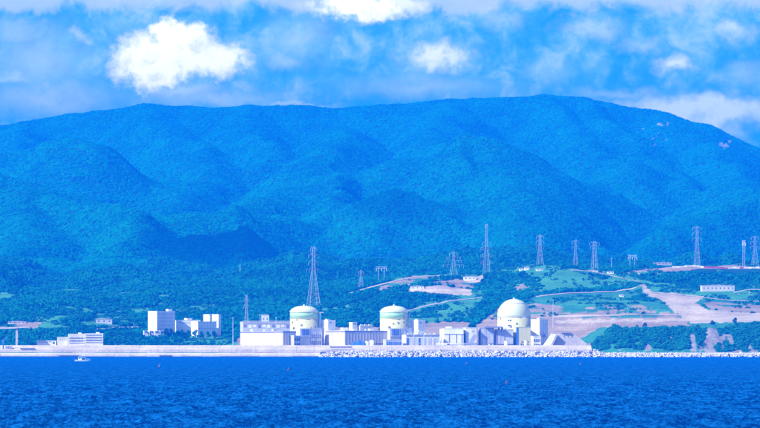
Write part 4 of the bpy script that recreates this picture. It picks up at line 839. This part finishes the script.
hut(519.5, 524, 268.2, 270.5, 'left one of two white huts on the grassy knoll'); hut(525, 529.5, 266.8, 270.3, 'right one of two white huts on the grassy knoll, with taller roof')
hut(536.5, 543.5, 268.6, 270.8, 'white hut at the foot of the slender knoll pylon'); hut(589, 598, 270.4, 272.3, 'low white hut at the foot of the broad topped pylon'); hut(608, 614, 271.5, 274, 'small white hut beside the ridge road')
hut(702, 735, 285.2, 291.6, 'long pale flat hall among trees on the right plateau', 'plateau_hall', 'hall', 'pink', dep=14); hut(620, 624, 294.6, 297, 'tiny white hut on the grassy terrace above the bare slope'); hut(654, 672, 262.4, 265.5, 'low pale shed on the skyline of the right plateau', 'plateau_shed', 'shed', 'concl')
hut(262, 269, 314.6, 319.5, 'small pale hut among trees behind the left turbine hall', Y=5480); hut(96, 112, 319, 324, 'grey open shed on the wooded bench at the left', 'bench_shed', 'shed', 'lav')
hut(8, 26, 321.5, 324, 'low pinkish shed on the bench at the far left', 'bench_shed', 'shed', 'pink'); hut(464, 476, 276.4, 281, 'pale shed at the top of the quarry clearing', 'quarry_shed', 'shed', 'white'); hut(411, 424, 286, 290, 'long white shed at the foot of the quarry clearing', 'quarry_shed', 'shed', 'white')
# red fence on the right plateau
o = thing('boundary_fence', 'red and white panel fence on the edge of the right plateau', 'fence', (0, 6028, 0)); 
for k in range(24):
    p0 = 672 + k * 4.0; Yf = 6028.; gz0 = ground(p0, Yf)
    MB().box(X(p0, Yf), X(p0 + 3.7, Yf), -.3, .3, gz0 - 2, gz0 + (2.2 if k % 3 else 2.7)).build('fence_panel', M['red' if 8 <= k <= 13 or k == 17 else 'white' if k % 2 else 'pink'], o)
    footprint(p0, 6012, 16); footprint(p0, 5990, 14)
# arched bridge at the right edge
Yb = hit(748, 294); o = thing('arch_bridge', 'pale arched footbridge at the right edge above the tan road', 'bridge', (X(734, Yb), Yb, ground(734, Yb))); wd = X(772, Yb) - X(734, Yb); h0 = Z(292.5, Yb) - ground(734, Yb)
vs_ = []; n = 20
for i in range(n + 1):
    u = i / n; zt = h0 + 5.5 * math.sin(math.pi * min(1, u * .9 + .02)); vs_ += [(wd * u, 0, zt - 1.2), (wd * u, 0, zt), (wd * u, 4, zt), (wd * u, 4, zt - 1.2)]
MB().add(vs_, [(4 * i + j, 4 * i + 4 + j, 4 * i + 4 + (j + 1) % 4, 4 * i + (j + 1) % 4) for i in range(n) for j in range(4)] + [(0, 1, 2, 3), (4 * n + 3, 4 * n + 2, 4 * n + 1, 4 * n)]).build('arch_deck', M['concl'], o)
for u in (.12, .4, .7, .95): MB().box(wd * u - .6, wd * u + .6, .8, 3.2, -4, h0 + 3.5 * math.sin(math.pi * u * .9)).build('pier', M['conc'], o)
footprint(745, Yb - 10, 26)
# ------------------------------------------------------------------ trees one can tell apart
def make_tree(seed, hgt, label, px, Y, base=None, group=None, m='leaf', name='broadleaf_tree', wide=1.):
    r = random.Random(seed); z0 = ground(px, Y) if base is None else base
    o = thing(name, label, 'tree', (X(px, Y), Y, z0), r.uniform(0, 6), group)
    t = MB(); t.bar((0, 0, -1), (0, 0, hgt * .45), hgt * .035, 7, hgt * .02)
    for k in range(5):
        an = r.uniform(0, 6.28); t.bar((0, 0, hgt * (.28 + .04 * k)), (math.cos(an) * hgt * .26 * wide, math.sin(an) * hgt * .26 * wide, hgt * r.uniform(.5, .75)), hgt * .014, 5, hgt * .006)
    t.build('trunk', M['trunk'], o)
    c = MB(); cl_ = []
    for k in range(13):
        an = r.uniform(0, 6.28); h = r.uniform(.3, .92); rr = .34 * wide * math.sin(math.pi * min(.92, max(.15, h))) * r.uniform(.3, 1.1); cl_.append((Vector((rr * math.cos(an), rr * math.sin(an), h)) * hgt, hgt * r.uniform(.10, .19)))
    for p, s_ in cl_:
        for k in range(42):
            q = Vector((r.gauss(0, 1), r.gauss(0, 1), r.gauss(0, 1))).normalized() * s_ * r.uniform(.55, 1.1) + p; n_ = Vector((r.gauss(0, 1), r.gauss(0, 1), r.gauss(.5, 1))).normalized(); u = n_.orthogonal().normalized() * s_ * .36; v = n_.cross(u) * r.uniform(.6, 1)
            c.add([q - u, q + v, q + u, q - v], [(0, 1, 2, 3)])
    c.build('crown', M[m], o); footprint(px, Y, hgt * .2); return o
ORD = 'first second third fourth fifth sixth seventh eighth ninth tenth eleventh'.split()
TREES = [(645, 5095, 8.5, 'round dark tree at the edge of the headland top, left of three'), (712, 5100, 8, 'round dark tree on the headland top above the rock face'), (735, 5102, 9, 'widest dark tree on the headland top near the right edge'),
         (637, 5093, 5, 'small dark bush like tree left of the round headland tree'), (598, 5060, 6, 'lone small tree at the left foot of the headland'), (698, 5098, 5.5, 'small tree on the headland top left of the rock face')]
for k, (px, Y, h, lab) in enumerate(TREES): make_tree(50 + k, h, lab, px, Y, m='darkleaf', wide=1.25)
for k, px in enumerate((150, 160, 167, 171, 178, 183, 189, 196, 202, 208, 214)):
    Yt = 5288 if px < 172 else 5275; make_tree(80 + k, random.uniform(8, 10) if px < 164 else random.uniform(11, 14), '%s tree from the left in the row below the office block and works' % ORD[k], px, Yt, group='trees below the offices', m='leaf')
for k, px in enumerate((30, 36, 41, 47, 53, 60, 66, 106, 112, 118, 125)):
    make_tree(120 + k, random.uniform(8, 12), '%s tree from the left in the row behind the white shore buildings' % ORD[k], px, 5150 + random.uniform(-8, 8), group='trees behind the shore buildings', m='leaf')
# ------------------------------------------------------------------ boat and buoys
def sea_dist(py): return CAMZ / ((py - HZ) * A)
Yb = sea_dist(361.4); s_ = A * Yb
o = thing('fishing_boat', 'small white open fishing boat with crew near the left shore', 'boat', (X(82.5, Yb), Yb, 0), math.radians(6)); L2 = 7.0 * s_
hull = MB(); n = 14; vs_ = []
for i in range(n + 1):
    u = -1 + 2 * i / n; bw = 1.5 * (1 - max(0, u) ** 2.4) ** .7 + .02; sh = .95 + .65 * max(0, u) ** 2 + .1 * u * u
    vs_ += [(u * L2, 0, -.5 + .5 * max(0, u) ** 3), (u * L2, -bw * .8, .05), (u * L2 + .3 * max(0, u), -bw, sh), (u * L2 + .3 * max(0, u), -bw * .82, sh), (u * L2, -bw * .7, .4), (u * L2, bw * .7, .4), (u * L2 + .3 * max(0, u), bw * .82, sh), (u * L2 + .3 * max(0, u), bw, sh), (u * L2, bw * .8, .05)]
hull.add(vs_, [(9 * i + j, 9 * i + 9 + j, 9 * i + 9 + (j + 1) % 9, 9 * i + (j + 1) % 9) for i in range(n) for j in range(9)] + [tuple(range(9))], False); hull.build('hull', M['hull'], o)
cab = MB(); cab.prism([(-3.4, .5), (-3.2, 2.7), (-1.2, 2.7), (-.7, 1.8), (-.6, .5)], -.85, .85); cb = cab.build('cabin', M['hull'], o); MB().box(-3.0, -1.4, -.9, -.8, 1.7, 2.4).build('window', M['glass'], cb); MB().box(-3.5, -1.0, -1.05, 1.05, 2.7, 2.85).build('cabin_roof', M['hull'], cb)
MB().bar((-2.2, 0, 2.8), (-2.2, 0, 5.4), .1, 6).build('mast', M['steel'], o); mb = MB(); mb.bar((4.4, -.9, 1.1), (4.4, .9, 1.1), .08); [mb.bar((q, e, .9), (q, e, 1.8), .05) for q in (2.6, 4.4) for e in (-1, 1)]; mb.bar((2.6, -1, 1.8), (4.4, -1, 1.8), .05); mb.build('bow_rail', M['steel'], o)
MB().box(-L2 - .5, -L2 + .2, -.35, .35, -.3, 1.7).build('outboard_motor', M['dark'], o)
for u, q in ((1.2, .75), (3.4, .6)): MB().lathe([(.95, .4), (1.0, .4 + q * .7), (.5, .4 + q)], 10, u, 0).build('net_pile', M['cloth'], o)
aw = MB(); aw.prism([(-.4, 2.35), (2.3, 2.2), (2.3, 2.3), (-.4, 2.5)], -1., 1.); [aw.bar((2.2, e, .9), (2.2, e, 2.3), .06) for e in (-.9, .9)]; aw.build('awning', M['hull'], o)
o.scale = (1.1, 1.2, 1.35)
def person(label, loc, rz, lean, m):
    o = thing('person', label, 'person', loc, rz)
    v = [(0, 0, .88), (0, -.02, 1.12), (0, lean * .4, 1.38), (0, lean * .5, 1.5), (0, lean * .6, 1.66), (-.2, lean * .4, 1.38), (-.27, lean * .5 - .05, 1.12), (-.2, lean - .28, .98), (.2, lean * .4, 1.38), (.27, lean * .5 - .05, 1.12), (.2, lean - .28, .98), (-.1, 0, .8), (-.11, -.03, .46), (-.11, .02, .05), (.1, 0, .8), (.11, -.03, .46), (.11, .02, .05)]
    e = [(0, 1), (1, 2), (2, 3), (3, 4), (2, 5), (5, 6), (6, 7), (2, 8), (8, 9), (9, 10), (0, 11), (11, 12), (12, 13), (0, 14), (14, 15), (15, 16)]
    rad = [.16, .16, .18, .06, .12, .09, .06, .045, .09, .06, .045, .11, .08, .06, .11, .08, .06]
    me = bpy.data.meshes.new('body'); me.from_pydata(v, e, []); b_ = link(bpy.data.objects.new('body', me), o); me.materials.append(M[m])
    b_.modifiers.new('skin', 'SKIN'); b_.modifiers.new('sub', 'SUBSURF').levels = 1
    sv = me.skin_vertices[0].data
    for i, q in enumerate(rad): sv[i].radius = (q, q * .8)
    sv[0].use_root = True
    MB().add([Vector((q.x * .125, q.y * .125 + lean * .62, q.z * .12 + 1.72)) for q in IV1], IF1, True).build('hat', M['cloth'], o)
bx_ = X(82.5, Yb)
person('person in dark clothes standing at the bow of the fishing boat', (bx_ + 2.6, Yb + .2, .4), .6, -.1, 'cloth'); person('person in dark clothes standing behind the cabin of the fishing boat', (bx_ - 4.6, Yb - .5, .4), -.4, -.12, 'cloth'); person('person in orange standing amidships in the fishing boat', (bx_ + .8, Yb + .1, .4), 2.5, -.1, 'orange')
def buoy(px, py, hpx, label, m='orange'):
    Y = sea_dist(py); o = thing('marker_buoy', label, 'buoy', (X(px, Y), Y, 0), 0); h = hpx * A * Y * .7; r = h * .22
    mb = MB(); mb.lathe([(r * .5, -h * .2), (r, -h * .05), (r, h * .25), (r * .6, h * .42)], 16); mb.build('float', M[m], o); MB().bar((0, 0, h * .4), (0, 0, h * 1.0), r * .16, 6).build('pole', M['dark'], o); MB().box(-r * .1, r * 1.3, -.03, .03, h * .72, h).build('flag', M[m], o)
    o.rotation_euler = (0, .12, 0)
buoy(159, 367, 4.2, 'orange buoy with flag, leftmost on the water'); buoy(288, 370.5, 3.6, 'red buoy off the left turbine hall', 'red'); buoy(506, 384, 4.6, 'dark red buoy below the largest dome, nearest of all', 'red'); buoy(466, 364, 2.6, 'tiny orange buoy off the right unit'); buoy(580, 364.5, 2.8, 'small orange buoy off the headland')
forests()
# ------------------------------------------------------------------ clouds standing over the sea and hills to the left, whose shadows fall on the slopes
def cloud_mat(dens=.02):
    m_ = bpy.data.materials.new('cloud_vapour'); m_.use_nodes = True; t = m_.node_tree; t.nodes.clear(); o = t.nodes.new('ShaderNodeOutputMaterial'); v = t.nodes.new('ShaderNodeVolumePrincipled')
    v.inputs['Color'].default_value = (1, 1, 1, 1); v.inputs['Density'].default_value = dens; t.links.new(v.outputs[0], o.inputs['Volume']); return m_
M['cloud'] = cloud_mat(); M['thincloud'] = cloud_mat(.006)
def shade_cloud(px, py, Y, lx, ly, label, zc=1080, m='cloud'):
    t = (zc - Z(py, Y)) / SUN[2]; c = Vector((X(px, Y) + SUN[0] * t, Y + SUN[1] * t, zc)); r = random.Random(int(px)); mb = MB(); V2, F2 = ico(3)
    lob = [(Vector((r.uniform(-1, 1), r.uniform(-1, 1), r.uniform(-.2, 1))).normalized(), r.uniform(.05, .2), r.uniform(1, 4)) for _ in range(12)]
    vs_ = []
    for q in V2:
        f = 1 + sum(a_ * max(0, q.dot(n_)) ** (e * 4) for n_, a_, e in lob); zz = q.z * 60 * f if q.z > 0 else q.z * 22
        vs_.append((q.x * lx * f, q.y * ly * f, zz))
    mb.add(vs_, F2, True); o = mb.build('cumulus_cloud', M[m]); o.location = c
    tag(o, label, 'cloud', 'low clouds out of frame that shade the slopes')
    return o
shade_cloud(214, 252, 8080, 125, 165, 'small flat cumulus cloud high above the left shore, outside the picture')
shade_cloud(400, 222, 9000, 110, 120, 'broad cumulus cloud high above the bay, outside the picture', 1150, 'thincloud')
# ------------------------------------------------------------------ haze
hz = MB().box(-4400, 4400, -3200, 13450, -8.2, 868).build('haze', None)
hm = bpy.data.materials.new('haze_air'); hm.use_nodes = True; t = hm.node_tree; t.nodes.clear(); o_ = t.nodes.new('ShaderNodeOutputMaterial'); v_ = t.nodes.new('ShaderNodeVolumePrincipled')
v_.inputs['Color'].default_value = HAZE_COLOR + (1,); v_.inputs['Density'].default_value = HAZE_DENSITY; v_.inputs['Anisotropy'].default_value = 0.
t.links.new(v_.outputs[0], o_.inputs['Volume']); hz.data.materials.append(hm); tag(hz, 'blue summer haze filling the air over bay and hills', None, None, 'stuff')
